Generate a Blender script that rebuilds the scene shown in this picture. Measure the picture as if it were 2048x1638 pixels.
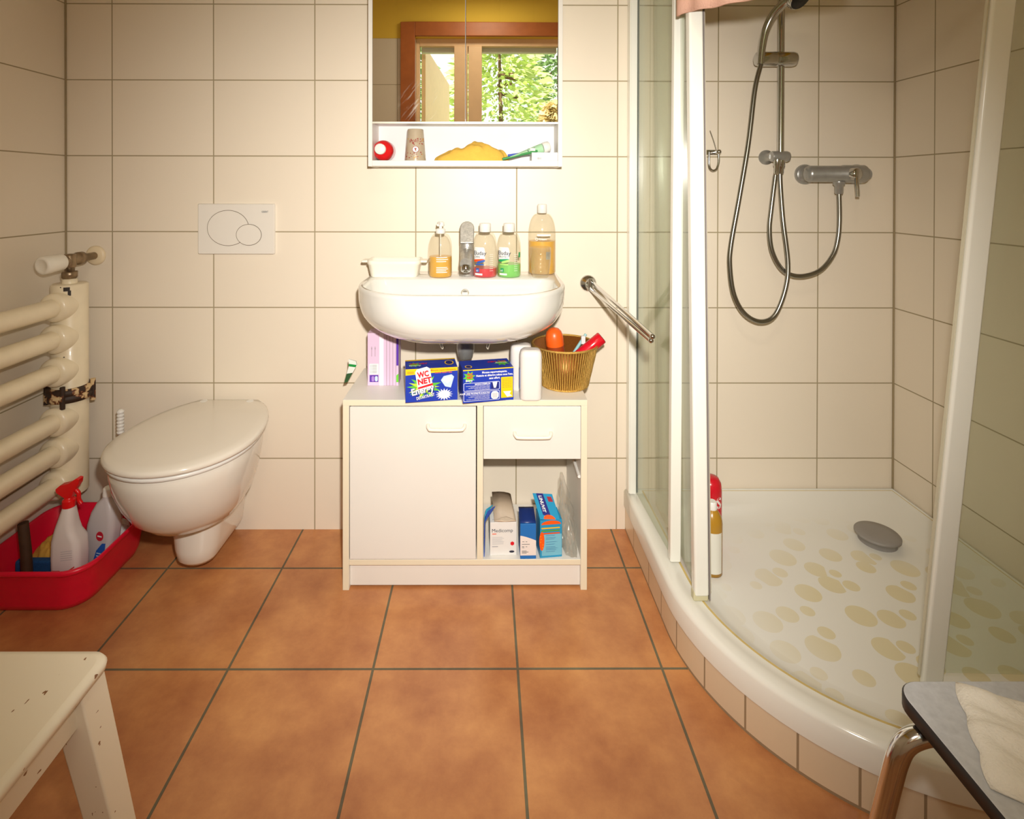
import bpy, bmesh, math, random
from mathutils import Vector, Matrix, noise as mnoise
random.seed(7)
SC = bpy.context.scene
COL = SC.collection
for o in list(bpy.data.objects):
    bpy.data.objects.remove(o)
PI = math.pi
# ------------------------------------------------------------------ camera
F, PX, PY = 1087.0, 976.1, 383.1             # focal length and principal point for a 2048 x 1638 frame
CAM = Vector((0.0, -1.797, 1.129))
YAW, PITCH, ROLL = -0.0043, -0.0051, -0.0018
ROT = Matrix.Rotation(YAW, 3, 'Z') @ Matrix.Rotation(PITCH, 3, 'X') @ Matrix(((math.cos(ROLL), 0, math.sin(ROLL)), (0, 1, 0), (-math.sin(ROLL), 0, math.cos(ROLL))))
cd = bpy.data.cameras.new('camera')
cam = bpy.data.objects.new('camera', cd)
COL.objects.link(cam)
rt, fw, up = ROT.col[0], ROT.col[1], ROT.col[2]
cam.matrix_world = Matrix(((rt.x, up.x, -fw.x, CAM.x), (rt.y, up.y, -fw.y, CAM.y), (rt.z, up.z, -fw.z, CAM.z), (0, 0, 0, 1)))
cd.sensor_fit = 'HORIZONTAL'
cd.sensor_width = 36.0
cd.lens = F * 36.0 / 2048.0
cd.shift_x = (1024 - PX) / 2048.0
cd.shift_y = -(819 - PY) / 2048.0
cd.clip_start = 0.02
SC.camera = cam
# ------------------------------------------------------------------ light
SC.view_settings.view_transform = 'Standard'
SC.view_settings.look = 'None'
SC.view_settings.gamma = 1.0
SC.view_settings.exposure = 0.0
world = bpy.data.worlds.new('sky')
SC.world = world
world.use_nodes = True
bg = world.node_tree.nodes['Background']
bg.inputs[0].default_value = (1.0, 0.97, 0.90, 1)
bg.inputs[1].default_value = 1.5
def lamp(name, kind, loc, energy, color, aim=None, **kw):
    l = bpy.data.lights.new(name, kind)
    l.energy = energy
    l.color = color
    for k, v in kw.items():
        setattr(l, k, v)
    o = bpy.data.objects.new(name, l)
    COL.objects.link(o)
    o.location = loc
    if aim is not None:
        o.rotation_euler = (Vector(aim) - Vector(loc)).to_track_quat('-Z', 'Y').to_euler()
    return o
# the flash on top of the photographer's camera
lamp('camera_flash', 'SPOT', (0.045, -1.77, 1.255), 146.0, (1.0, 0.955, 0.89), aim=(0.04, 0.0, 0.76),
     spot_size=math.radians(98), spot_blend=1.0, shadow_soft_size=0.022)
# added warm fill for the window wall and stools (made-up fitting built below)
lamp('added_fill_light', 'AREA', (0.0, -1.85, 2.50), 6.0, (1.0, 0.88, 0.66), aim=(0.0, -2.0, 0), shape='DISK', size=0.28)
try:
    SC.cycles.transparent_max_bounces = 24
except AttributeError:
    pass
# daylight outside (comes over the roof, lights the trees)
lamp('sun', 'SUN', (0, 0, 8), 9.0, (1.0, 0.95, 0.82), aim=(1.2, -3.2, 5), angle=0.02)

# ------------------------------------------------------------------ helpers
def ray(px, py):
    d = Vector(((px - PX) / F, 1.0, -(py - PY) / F))
    return ROT @ d
def at(px, py, y):            # point of the photo's pixel at depth plane Y = y
    d = ray(px, py)
    return CAM + d * ((y - CAM.y) / d.y)
def atz(px, py, z):           # ... on the horizontal plane Z = z
    d = ray(px, py)
    return CAM + d * ((z - CAM.z) / d.z)
def lin(c):
    return tuple((v / 255 / 12.92) if v / 255 <= 0.04045 else ((v / 255 + 0.055) / 1.055) ** 2.4 for v in c)
MATS = {}
def P(name, rgb, rough=0.5, metal=0.0, var=0.05, vscale=9.0, bump=0.0, bscale=60.0, spec=0.5, coat=0.0):
    """plain procedural principled material, with a little noise in its colour"""
    if name in MATS:
        return MATS[name]
    m = bpy.data.materials.new(name)
    m.use_nodes = True
    nt = m.node_tree
    b = nt.nodes['Principled BSDF']
    c = lin(rgb)
    b.inputs['Roughness'].default_value = rough
    b.inputs['Metallic'].default_value = metal
    b.inputs['Specular IOR Level'].default_value = spec
    b.inputs['Coat Weight'].default_value = coat
    tc = nt.nodes.new('ShaderNodeTexCoord')
    if var > 0:
        n = nt.nodes.new('ShaderNodeTexNoise')
        n.inputs['Scale'].default_value = vscale
        n.inputs['Detail'].default_value = 4
        r = nt.nodes.new('ShaderNodeMix')
        r.data_type = 'RGBA'
        r.inputs[6].default_value = tuple(v * (1 - var) for v in c) + (1,)
        r.inputs[7].default_value = tuple(min(1, v * (1 + var)) for v in c) + (1,)
        nt.links.new(tc.outputs['Object'], n.inputs['Vector'])
        nt.links.new(n.outputs['Fac'], r.inputs[0])
        nt.links.new(r.outputs[2], b.inputs['Base Color'])
    else:
        b.inputs['Base Color'].default_value = c + (1,)
    if bump > 0:
        n2 = nt.nodes.new('ShaderNodeTexNoise')
        n2.inputs['Scale'].default_value = bscale
        n2.inputs['Detail'].default_value = 3
        bp = nt.nodes.new('ShaderNodeBump')
        bp.inputs['Strength'].default_value = bump
        bp.inputs['Distance'].default_value = 0.002
        nt.links.new(tc.outputs['Object'], n2.inputs['Vector'])
        nt.links.new(n2.outputs['Fac'], bp.inputs['Height'])
        nt.links.new(bp.outputs['Normal'], b.inputs['Normal'])
    MATS[name] = m
    return m
def clear(name, rgb, body=0.12, rough=0.05, body_rgb=None, gloss=0.25):
    """thin see-through plastic or glass: tinted transparent, some body, glossy at grazing angles"""
    if name in MATS:
        return MATS[name]
    m = bpy.data.materials.new(name)
    m.use_nodes = True
    nt = m.node_tree
    nt.nodes.clear()
    out = nt.nodes.new('ShaderNodeOutputMaterial')
    tr = nt.nodes.new('ShaderNodeBsdfTransparent')
    tr.inputs[0].default_value = lin(rgb) + (1,)
    df = nt.nodes.new('ShaderNodeBsdfPrincipled')
    df.inputs['Base Color'].default_value = lin(body_rgb or rgb) + (1,)
    df.inputs['Roughness'].default_value = 0.3
    mx = nt.nodes.new('ShaderNodeMixShader')
    mx.inputs[0].default_value = body
    gl = nt.nodes.new('ShaderNodeBsdfGlossy')
    gl.inputs['Roughness'].default_value = rough
    gl.inputs[0].default_value = (0.95, 0.95, 0.93, 1)
    lw = nt.nodes.new('ShaderNodeLayerWeight')
    lw.inputs[0].default_value = 0.5
    pw = nt.nodes.new('ShaderNodeMath')
    pw.operation = 'POWER'
    pw.inputs[1].default_value = 4.0
    ml = nt.nodes.new('ShaderNodeMath')
    ml.operation = 'MULTIPLY_ADD'
    ml.inputs[1].default_value = 0.45
    ml.inputs[2].default_value = gloss * 0.25
    nt.links.new(lw.outputs['Facing'], pw.inputs[0])
    nt.links.new(pw.outputs[0], ml.inputs[0])
    m2 = nt.nodes.new('ShaderNodeMixShader')
    nt.links.new(tr.outputs[0], mx.inputs[1])
    nt.links.new(df.outputs[0], mx.inputs[2])
    nt.links.new(ml.outputs[0], m2.inputs[0])
    nt.links.new(mx.outputs[0], m2.inputs[1])
    nt.links.new(gl.outputs[0], m2.inputs[2])
    nt.links.new(m2.outputs[0], out.inputs[0])
    MATS[name] = m
    return m
def tiles(name, axes, u0, v0, pu, pv, rgb, grout, mortar=0.002, rough=0.22, mottle=0.0, paint_above=None, paint=(205, 175, 60), bumpd=0.001):
    """glazed tiles laid in a straight grid, in room coordinates"""
    m = bpy.data.materials.new(name)
    m.use_nodes = True
    nt = m.node_tree
    N, L = nt.nodes, nt.links
    b = N['Principled BSDF']
    g = N.new('ShaderNodeNewGeometry')
    s = N.new('ShaderNodeSeparateXYZ')
    L.new(g.outputs['Position'], s.inputs[0])
    cmb = N.new('ShaderNodeCombineXYZ')
    for k, (ax, off) in enumerate(zip(axes, (u0, v0))):
        a = N.new('ShaderNodeMath')
        a.operation = 'SUBTRACT'
        a.inputs[1].default_value = off - 30 * (pu, pv)[k]
        L.new(s.outputs[ax], a.inputs[0])
        L.new(a.outputs[0], cmb.inputs[k])
    br = N.new('ShaderNodeTexBrick')
    br.offset = 0.0
    br.squash = 1.0
    c = lin(rgb)
    br.inputs['Color1'].default_value = tuple(v * 0.985 for v in c) + (1,)
    br.inputs['Color2'].default_value = c + (1,)
    br.inputs['Mortar'].default_value = lin(grout) + (1,)
    br.inputs['Scale'].default_value = 1.0
    br.inputs['Mortar Size'].default_value = mortar
    br.inputs['Mortar Smooth'].default_value = 0.15
    br.inputs['Bias'].default_value = 0.0
    br.inputs['Brick Width'].default_value = pu
    br.inputs['Row Height'].default_value = pv
    L.new(cmb.outputs[0], br.inputs['Vector'])
    colour = br.outputs['Color']
    n = N.new('ShaderNodeTexNoise')
    n.inputs['Scale'].default_value = 5.0
    n.inputs['Detail'].default_value = 8
    n.inputs['Roughness'].default_value = 0.66
    L.new(g.outputs['Position'], n.inputs['Vector'])
    if mottle:
        rp = N.new('ShaderNodeMapRange')
        rp.inputs['From Min'].default_value = 0.3
        rp.inputs['From Max'].default_value = 0.7
        rp.inputs['To Min'].default_value = 1 - mottle
        rp.inputs['To Max'].default_value = 1 + mottle
        L.new(n.outputs['Fac'], rp.inputs[0])
        mu = N.new('ShaderNodeVectorMath')
        mu.operation = 'MULTIPLY'
        cb = N.new('ShaderNodeCombineXYZ')
        p2 = N.new('ShaderNodeMath')
        p2.operation = 'POWER'
        p2.inputs[1].default_value = 1.5
        L.new(rp.outputs[0], p2.inputs[0])
        L.new(rp.outputs[0], cb.inputs[0])
        L.new(p2.outputs[0], cb.inputs[1])
        L.new(p2.outputs[0], cb.inputs[2])
        L.new(colour, mu.inputs[0])
        L.new(cb.outputs[0], mu.inputs[1])
        colour = mu.outputs[0]
    bp = N.new('ShaderNodeBump')
    bp.invert = True
    bp.inputs['Strength'].default_value = 0.6
    bp.inputs['Distance'].default_value = bumpd
    L.new(br.outputs['Fac'], bp.inputs['Height'])
    L.new(bp.outputs[0], b.inputs['Normal'])
    rr = N.new('ShaderNodeMapRange')
    rr.inputs['To Min'].default_value = rough
    rr.inputs['To Max'].default_value = 0.8
    rgh = rr.outputs[0]
    L.new(br.outputs['Fac'], rr.inputs[0])
    if paint_above is not None:
        gt = N.new('ShaderNodeMath')
        gt.operation = 'GREATER_THAN'
        gt.inputs[1].default_value = paint_above
        L.new(s.outputs['Z'], gt.inputs[0])
        mc = N.new('ShaderNodeMix')
        mc.data_type = 'RGBA'
        mc.inputs[7].default_value = lin(paint) + (1,)
        L.new(gt.outputs[0], mc.inputs[0])
        L.new(colour, mc.inputs[6])
        colour = mc.outputs[2]
        mr = N.new('ShaderNodeMix')
        mr.inputs[3].default_value = 0.8
        L.new(gt.outputs[0], mr.inputs[0])
        L.new(rgh, mr.inputs[2])
        rgh = mr.outputs[0]
    L.new(colour, b.inputs['Base Color'])
    L.new(rgh, b.inputs['Roughness'])
    return m

class MB:
    """collects shapes (room coordinates) and links them as one mesh object"""
    def __init__(s):
        s.v, s.f, s.m, s.sm, s.mats = [], [], [], [], []
    def slot(s, mat):
        if mat not in s.mats:
            s.mats.append(mat)
        return s.mats.index(mat)
    def add(s, verts, faces, mat, smooth=False, M=None, fn=None):
        o = len(s.v)
        for p in verts:
            p = Vector(p)
            if fn:
                p = Vector(fn(p))
            if M is not None:
                p = M @ p
            s.v.append(p)
        k = s.slot(mat)
        for f in faces:
            s.f.append(tuple(i + o for i in f))
            s.m.append(k)
            s.sm.append(smooth)
        return s
    def box(s, x0, x1, y0, y1, z0, z1, mat, M=None):
        v = [(x, y, z) for z in (z0, z1) for y in (y0, y1) for x in (x0, x1)]
        f = [(0, 2, 3, 1), (4, 5, 7, 6), (0, 1, 5, 4), (2, 6, 7, 3), (0, 4, 6, 2), (1, 3, 7, 5)]
        return s.add(v, f, mat, False, M)
    def loft(s, rings, mat, smooth=True, closed=True, cap0=True, cap1=True, M=None):
        n = len(rings[0])
        v = [p for r in rings for p in r]
        f = []
        for i in range(len(rings) - 1):
            for j in range(n if closed else n - 1):
                k = (j + 1) % n
                f.append((i * n + j, i * n + k, (i + 1) * n + k, (i + 1) * n + j))
        s.add(v, f, mat, smooth, M)
        if cap0:
            s.add(rings[0], [tuple(reversed(range(n)))], mat, False, M)
        if cap1:
            s.add(rings[-1], [tuple(range(n))], mat, False, M)
        return s
    def lathe(s, prof, c, mat, seg=32, sx=1.0, sy=1.0, M=None, caps=True):
        """profile [(r, z)] turned about the vertical through c"""
        rings = []
        for r, z in prof:
            rings.append([(c[0] + sx * r * math.cos(2 * PI * k / seg), c[1] + sy * r * math.sin(2 * PI * k / seg), c[2] + z) for k in range(seg)])
        return s.loft(rings, mat, True, True, caps, caps, M)
    def turned(s, prof, p0, d, mat, seg=28):
        """profile [(r, t)] turned about the axis through p0 along d"""
        q = Vector(d).normalized().to_track_quat('Z', 'Y').to_matrix().to_4x4()
        M = Matrix.Translation(Vector(p0)) @ q
        return s.lathe(prof, (0, 0, 0), mat, seg, M=M)
    def rod(s, p0, p1, r, mat, r1=None, seg=20):
        d = Vector(p1) - Vector(p0)
        return s.turned([(r, 0), (r if r1 is None else r1, d.length)], p0, d, mat, seg)
    def tube(s, path, r, mat, seg=14, caps=True):
        pts = [Vector(p) for p in path]
        t0 = (pts[1] - pts[0]).normalized()
        nrm = t0.orthogonal().normalized()
        rings = []
        for i, p in enumerate(pts):
            a = pts[max(0, i - 1)]
            b = pts[min(len(pts) - 1, i + 1)]
            t = (b - a).normalized()
            nrm = (nrm - t * nrm.dot(t)).normalized()
            bn = t.cross(nrm)
            rr = r(i / (len(pts) - 1)) if callable(r) else r
            rings.append([p + (nrm * math.cos(2 * PI * k / seg) + bn * math.sin(2 * PI * k / seg)) * rr for k in range(seg)])
        return s.loft(rings, mat, True, True, caps, caps)
    def ball(s, c, rx, ry, rz, mat, seg=20, rings=12):
        prof = [(max(1e-4, math.sin(PI * i / rings)), -math.cos(PI * i / rings)) for i in range(rings + 1)]
        rg = [[(c[0] + rx * r * math.cos(2 * PI * k / seg), c[1] + ry * r * math.sin(2 * PI * k / seg), c[2] + rz * z) for k in range(seg)] for r, z in prof]
        return s.loft(rg, mat, True, True, True, True)
    def poly(s, pts, mat, M=None, fn=None):
        return s.add(pts, [tuple(range(len(pts)))], mat, False, M, fn)
    def patch(s, u0, u1, v0, v1, mat, fn, nu=8, nv=2, M=None):
        v = [(u0 + (u1 - u0) * i / nu, v0 + (v1 - v0) * j / nv, 0) for j in range(nv + 1) for i in range(nu + 1)]
        f = [(j * (nu + 1) + i, j * (nu + 1) + i + 1, (j + 1) * (nu + 1) + i + 1, (j + 1) * (nu + 1) + i) for j in range(nv) for i in range(nu)]
        return s.add(v, f, mat, True, M, fn)
    def text(s, string, size, mat, M=None, fn=None, x=0, y=0, align='LEFT', shear=0.0, bold=0.0, width=None):
        v, f = glyphs(string, shear, bold)
        w = max(p[0] for p in v)
        sx = size if width is None else width / w
        off = {'LEFT': 0, 'CENTER': -w / 2, 'RIGHT': -w}[align]
        return s.add([((p[0] + off) * sx + x, p[1] * size + y, 0) for p in v], f, mat, False, M, fn)
    def build(s, name, parent=None, bevel=0.0, seg=2, subsurf=0, base=None, angle=35):
        me = bpy.data.meshes.new(name)
        if parent is not None:
            org = parent['_o'] if False else ORG[parent]
        elif base is not None:
            org = Vector(base)
        else:
            lo = [min(p[i] for p in s.v) for i in range(3)]
            hi = [max(p[i] for p in s.v) for i in range(3)]
            org = Vector(((lo[0] + hi[0]) / 2, (lo[1] + hi[1]) / 2, lo[2]))
        me.from_pydata([p - org for p in s.v], [], s.f)
        for m in s.mats:
            me.materials.append(m)
        for p, k, sm in zip(me.polygons, s.m, s.sm):
            p.material_index = k
            p.use_smooth = sm
        me.validate()
        o = bpy.data.objects.new(name, me)
        COL.objects.link(o)
        if parent is not None:
            o.parent = parent
        else:
            o.location = org
        ORG[o] = org
        if bevel > 0:
            bm = bmesh.new()
            bm.from_mesh(me)
            bmesh.ops.remove_doubles(bm, verts=bm.verts, dist=1e-6)
            bm.to_mesh(me)
            bm.free()
            b = o.modifiers.new('bevel', 'BEVEL')
            b.width = bevel
            b.segments = seg
            b.limit_method = 'ANGLE'
            b.angle_limit = math.radians(angle)
            for p in me.polygons:
                p.use_smooth = True
            b.harden_normals = True
        if subsurf:
            bm = bmesh.new()
            bm.from_mesh(me)
            bmesh.ops.remove_doubles(bm, verts=bm.verts, dist=1e-6)
            bm.to_mesh(me)
            bm.free()
            u = o.modifiers.new('subsurf', 'SUBSURF')
            u.levels = u.render_levels = subsurf
        return o
ORG = {}
GL = {}
def glyphs(string, shear=0.0, bold=0.0):
    key = (string, shear, bold)
    if key not in GL:
        cu = bpy.data.curves.new('lettering', 'FONT')
        cu.body = string
        cu.size = 1.0
        cu.shear = shear
        cu.offset = bold
        cu.resolution_u = 2
        ob = bpy.data.objects.new('lettering', cu)
        COL.objects.link(ob)
        dg = bpy.context.evaluated_depsgraph_get()
        me = ob.evaluated_get(dg).to_mesh()
        GL[key] = ([tuple(v.co) for v in me.vertices], [tuple(p.vertices) for p in me.polygons])
        bpy.data.objects.remove(ob)
        bpy.data.curves.remove(cu)
    return GL[key]
def tag(o, label, cat, group=None):
    o['label'] = label
    o['category'] = cat
    if group:
        o['group'] = group
    return o
def thing(name, label, cat, loc, group=None):
    o = bpy.data.objects.new(name, None)
    COL.objects.link(o)
    o.location = loc
    o.empty_display_size = 0.05
    ORG[o] = Vector(loc)
    return tag(o, label, cat, group)
def struct(o):
    o['kind'] = 'structure'
    return o
def rrect(cx, cy, hx, hy, r, z, n=6):
    """rounded rectangle ring"""
    pts = []
    for (sx, sy, a0) in ((1, 1, 0), (-1, 1, PI / 2), (-1, -1, PI), (1, -1, 1.5 * PI)):
        for k in range(n + 1):
            a = a0 + PI / 2 * k / n
            pts.append((cx + sx * (hx - r) + r * math.cos(a), cy + sy * (hy - r) + r * math.sin(a), z))
    return pts
def spline(pts, n=8):
    """Catmull-Rom through points"""
    pts = [Vector(p) for p in pts]
    out = []
    for i in range(len(pts) - 1):
        p0, p1, p2, p3 = pts[max(0, i - 1)], pts[i], pts[i + 1], pts[min(len(pts) - 1, i + 2)]
        for k in range(n):
            t = k / n
            out.append(0.5 * ((2 * p1) + (p2 - p0) * t + (2 * p0 - 5 * p1 + 4 * p2 - p3) * t * t + (3 * p1 - p0 - 3 * p2 + p3) * t ** 3))
    out.append(pts[-1])
    return out
def frame(o, x, y):
    """matrix whose local x, y run along the two directions, z out of the face"""
    x = Vector(x).normalized()
    y = Vector(y).normalized()
    z = x.cross(y)
    return Matrix(((x.x, y.x, z.x, o[0]), (x.y, y.y, z.y, o[1]), (x.z, y.z, z.z, o[2]), (0, 0, 0, 1)))
def wrap(c, r, a0=-PI / 2, lift=0.0004):
    """(u, v) on an upright cylinder, u = 0 facing the room"""
    return lambda p: (c[0] + (r + lift) * math.cos(a0 + p[0] / r), c[1] + (r + lift) * math.sin(a0 + p[0] / r), c[2] + p[1])

# shared materials
WHITE = P('white_melamine', (232, 228, 220), 0.38, var=0.02)
WEDGE = P('cream_edging', (234, 224, 198), 0.4, var=0.02)
CERAM = P('white_ceramic', (228, 226, 219), 0.08, var=0.015, coat=0.4)
PLAST = P('white_plastic', (236, 234, 228), 0.3, var=0.02)
CHROME = P('chrome', (200, 200, 198), 0.12, 1.0, var=0.03)
SATIN = P('limescaled_chrome', (168, 167, 163), 0.32, 0.6, var=0.18, vscale=60)
BLACK = P('black_rubber', (26, 26, 28), 0.5)
GREY = P('grey_print', (120, 120, 122), 0.6, var=0)
INK = P('dark_ink', (38, 40, 62), 0.6, var=0)
WPRINT = P('white_print', (240, 240, 238), 0.5, var=0)
RED = P('red_print', (222, 22, 40), 0.45, var=0)
# ------------------------------------------------------------------ room shell
XL, XR, YF, ZC = -1.384, 1.356, -2.40, 2.62
TX, TZ = 0.1024, 0.2357
TILE = (235, 223, 204)
GRT = (166, 152, 122)
YEL = (240, 202, 76)
m_back = tiles('wall_tiles_back', (0, 2), TX, TZ, 1 / 3, 0.25, TILE, GRT, rough=0.42, paint_above=2.236, paint=YEL)
m_side = tiles('wall_tiles_side', (1, 2), -0.16, TZ, 1 / 3, 0.25, TILE, GRT, rough=0.42, paint_above=2.236, paint=YEL)
m_left = tiles('wall_tiles_left', (1, 2), -1 / 3, TZ, 1 / 3, 0.25, TILE, GRT, rough=0.42, paint_above=2.236, paint=YEL)
m_front = tiles('wall_tiles_front', (0, 2), TX, 2.226 - 4 * 0.338, 0.25, 0.338, TILE, GRT, paint_above=2.226, paint=YEL)
m_floor = tiles('terracotta_floor_tiles', (0, 1), 0.0772, -0.5245, 0.34, 0.34, (194, 130, 80), (106, 96, 74), mortar=0.0031, rough=0.33, mottle=0.30, bumpd=0.0015)
struct(MB().box(XL, XR, YF, 0, -0.06, 0, m_floor).build('floor', base=(0, 0, 0)))
struct(MB().box(XL - .1, XR + .1, 0, 0.1, -0.06, ZC, m_back).build('wall_back', base=(0, 0, 0)))
struct(MB().box(XL - .1, XL, YF, 0, -0.06, ZC, m_left).build('wall_left', base=(0, 0, 0)))
struct(MB().box(XR, XR + .1, YF, 0, -0.06, ZC, m_side).build('wall_right', base=(0, 0, 0)))
struct(MB().box(XL - .1, XR + .1, YF - .15, 0.1, ZC, ZC + 0.08, P('ceiling_paint', (222, 214, 196), 0.9)).build('ceiling', base=(0, 0, 0)))
cg = MB()
cgm = P('corner_grout', (160, 144, 114), 0.8)
cg.box(XL, XL + .0045, -.0045, 0, 0, 2.236, cgm)
struct(cg.build('trim_3'))
cg = MB()
cg.box(XR - .0045, XR, -.0045, 0, .125, 2.236, cgm)
struct(cg.build('trim_4'))
fit = MB()  # made-up fitting on the ceiling, out of view, to go with the added fill
fit.lathe([(.14, 0), (.15, .01), (.15, .05), (.06, .075), (.05, .1)], (0, -1.85, 2.515), P('fitting_white', (240, 238, 230), 0.4), 40)
tag(fit.build('added_fill_fitting'), 'added round white fitting for the unseen fill light behind the photographer', 'lamp')
WX0, WX1, WZ0, WZ1 = -0.515, 0.56, 1.05, 2.238     # opening of the window behind the photographer
wf = MB()
wf.box(XL - .1, WX0, YF - .15, YF, -0.06, ZC, m_front)
wf.box(WX1, XR + .1, YF - .15, YF, -0.06, ZC, m_front)
wf.box(WX0, WX1, YF - .15, YF, -0.06, WZ0, m_front)
wf.box(WX0, WX1, YF - .15, YF, WZ1, ZC, m_front)
struct(wf.build('wall_front', base=(0, 0, 0)))
BROWN = P('brown_stained_wood', (182, 104, 52), 0.45, var=0.2, vscale=14)
PINE = P('pale_varnished_pine', (246, 208, 164), 0.4, var=0.08, vscale=12)
tr = MB()
tr.box(WX0 - .105, WX0, YF, YF + .03, WZ0 - .1, WZ1 + .1, BROWN)
tr.box(WX1, WX1 + .105, YF, YF + .03, WZ0 - .1, WZ1 + .1, BROWN)
tr.box(WX0, WX1, YF, YF + .03, WZ1, WZ1 + .1, BROWN)
tr.box(WX0, WX1, YF, YF + .03, WZ0 - .1, WZ0, BROWN)
struct(tr.build('trim_1', bevel=0.004))
win = MB()
yw = YF - 0.05
win.box(WX0, WX0 + .025, yw - .05, yw, WZ0, WZ1, PINE)
win.box(WX1 - .025, WX1, yw - .05, yw, WZ0, WZ1, PINE)
win.box(WX0 + .025, WX1 - .025, yw - .05, yw, WZ1 - .055, WZ1, PINE)
win.box(WX0 + .025, WX1 - .025, yw - .05, yw, WZ0, WZ0 + .06, PINE)
win.box(-0.235, -0.135, yw - .05, yw + .005, WZ0 + .06, WZ1 - .055, PINE)
win.box(-0.13, -0.03, yw - .05, yw + .005, WZ0 + .06, WZ1 - .055, PINE)
wo = struct(win.build('window_1', bevel=0.003))
gp = MB()
pane = clear('window_glass', (250, 252, 250), body=0.0, gloss=0.12)
gp.box(WX0 + .025, -0.235, yw - .03, yw - .026, WZ0 + .06, WZ1 - .055, pane)
gp.box(-0.03, WX1 - .025, yw - .03, yw - .026, WZ0 + .06, WZ1 - .055, pane)
gp.build('window_pane', wo)
MB().box(WX0 + .03, WX1 - .03, yw - .10, yw - .06, WZ1 - .09, WZ1 - .02, P('white_blind', (245, 244, 238), 0.6)).build('rolled_blind', wo, bevel=0.004)
# ------------------------------------------------------------------ shower tray
TX0, TY0, TR = 0.46, -0.41, 0.49          # outer line of the quadrant
def quad_line(d, n=26):
    """the open, curved side of the tray, offset inwards by d; from the back wall round to the right wall"""
    pts = [(TX0 + d, -0.001), (TX0 + d, -0.10), (TX0 + d, -0.20), (TX0 + d, -0.30)]
    for k in range(n + 1):
        a = PI + PI / 2 * k / n
        pts.append((TX0 + TR + (TR - d) * math.cos(a), TY0 + (TR - d) * math.sin(a)))
    for x in (1.06, 1.16, 1.26, XR - 0.001):
        pts.append((x, TY0 - TR + d))
    return pts
def tray_ring(d, w, z):
    """closed ring: curved side inset by d, wall sides inset by w"""
    pts = [[x, y] for x, y in quad_line(d)]
    pts[0][1] = -w
    pts[-1][0] = XR - w
    return [(x, y, z) for x, y in pts] + [(XR - w, -w - .45, z), (XR - w, -w, z), (XR - .45, -w, z)]
LIME = P('yellowed_silicone', (214, 190, 120), 0.6, var=0.2, vscale=50)
tray_m = bpy.data.materials.new('tray_enamel')
tray_m.use_nodes = True
nt = tray_m.node_tree
N, L = nt.nodes, nt.links
b = N['Principled BSDF']
b.inputs['Roughness'].default_value = 0.32
g = N.new('ShaderNodeNewGeometry')
vo = N.new('ShaderNodeTexVoronoi')
vo.inputs['Scale'].default_value = 13.0
vo.inputs['Randomness'].default_value = 0.75
vo.voronoi_dimensions = '2D'
L.new(g.outputs['Position'], vo.inputs['Vector'])
sv = N.new('ShaderNodeSeparateColor')
L.new(vo.outputs['Color'], sv.inputs[0])
rad = N.new('ShaderNodeMapRange')
rad.inputs['To Min'].default_value = 0.17
rad.inputs['To Max'].default_value = 0.46
L.new(sv.outputs[0], rad.inputs[0])
lt = N.new('ShaderNodeMath')
lt.operation = 'LESS_THAN'
L.new(vo.outputs['Distance'], lt.inputs[0])
L.new(rad.outputs[0], lt.inputs[1])
# the worn anti-slip dots cover the middle of the tray only
dv = N.new('ShaderNodeVectorMath')
dv.operation = 'DISTANCE'
dv.inputs[1].default_value = (1.00, -0.56, 0.115)
L.new(g.outputs['Position'], dv.inputs[0])
fm = N.new('ShaderNodeMapRange')
fm.inputs['From Min'].default_value = 0.20
fm.inputs['From Max'].default_value = 0.44
fm.inputs['To Min'].default_value = 0.85
fm.inputs['To Max'].default_value = 0.0
L.new(dv.outputs['Value'], fm.inputs[0])
mm = N.new('ShaderNodeMath')
mm.operation = 'MULTIPLY'
L.new(lt.outputs[0], mm.inputs[0])
L.new(fm.outputs[0], mm.inputs[1])
mx = N.new('ShaderNodeMix')
mx.data_type = 'RGBA'
mx.inputs[6].default_value = lin((238, 237, 230)) + (1,)
mx.inputs[7].default_value = lin((226, 214, 172)) + (1,)
L.new(mm.outputs[0], mx.inputs[0])
L.new(mx.outputs[2], b.inputs['Base Color'])
tray = thing('shower_tray', 'white quadrant shower tray with worn yellowish dots, on a low tiled riser', 'shower tray', (0.95, -0.45, 0))
ENAM = P('tray_rim_enamel', (238, 236, 226), 0.15, var=0.02)
tb = MB()
tb.loft([tray_ring(0.0, 0.0, 0.080), tray_ring(0.0, 0.0, 0.126), tray_ring(0.004, 0.002, 0.134), tray_ring(0.012, 0.004, 0.137),
         tray_ring(0.034, 0.008, 0.137), tray_ring(0.040, 0.009, 0.134), tray_ring(0.056, 0.010, 0.134)], ENAM, cap0=True, cap1=False)
tb.loft([tray_ring(0.056, 0.010, 0.134), tray_ring(0.062, 0.012, 0.1335)], LIME, cap0=False, cap1=False)
tb.loft([tray_ring(0.062, 0.012, 0.1335), tray_ring(0.070, 0.026, 0.1295), tray_ring(0.082, 0.060, 0.1205), tray_ring(0.098, 0.105, 0.1145), tray_ring(0.125, 0.150, 0.1125)], tray_m, cap0=False, cap1=True)
tb.build('basin', tray)
RTILE = P('riser_tile', (226, 206, 176), 0.25, var=0.03)
RGR = P('riser_grout', (156, 134, 104), 0.8)
rs = MB()
ln = [Vector((x, y, 0)) for x, y in quad_line(0.004, 60)]
acc, segs = 0.0, []
per, gw = 0.150, 0.0045
dist = [0.0]
for a, b2 in zip(ln, ln[1:]):
    dist.append(dist[-1] + (b2 - a).length)
def on_line(t):
    for i in range(len(ln) - 1):
        if dist[i + 1] >= t or i == len(ln) - 2:
            u = (t - dist[i]) / (dist[i + 1] - dist[i])
            return ln[i].lerp(ln[i + 1], min(1.0, u))
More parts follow.
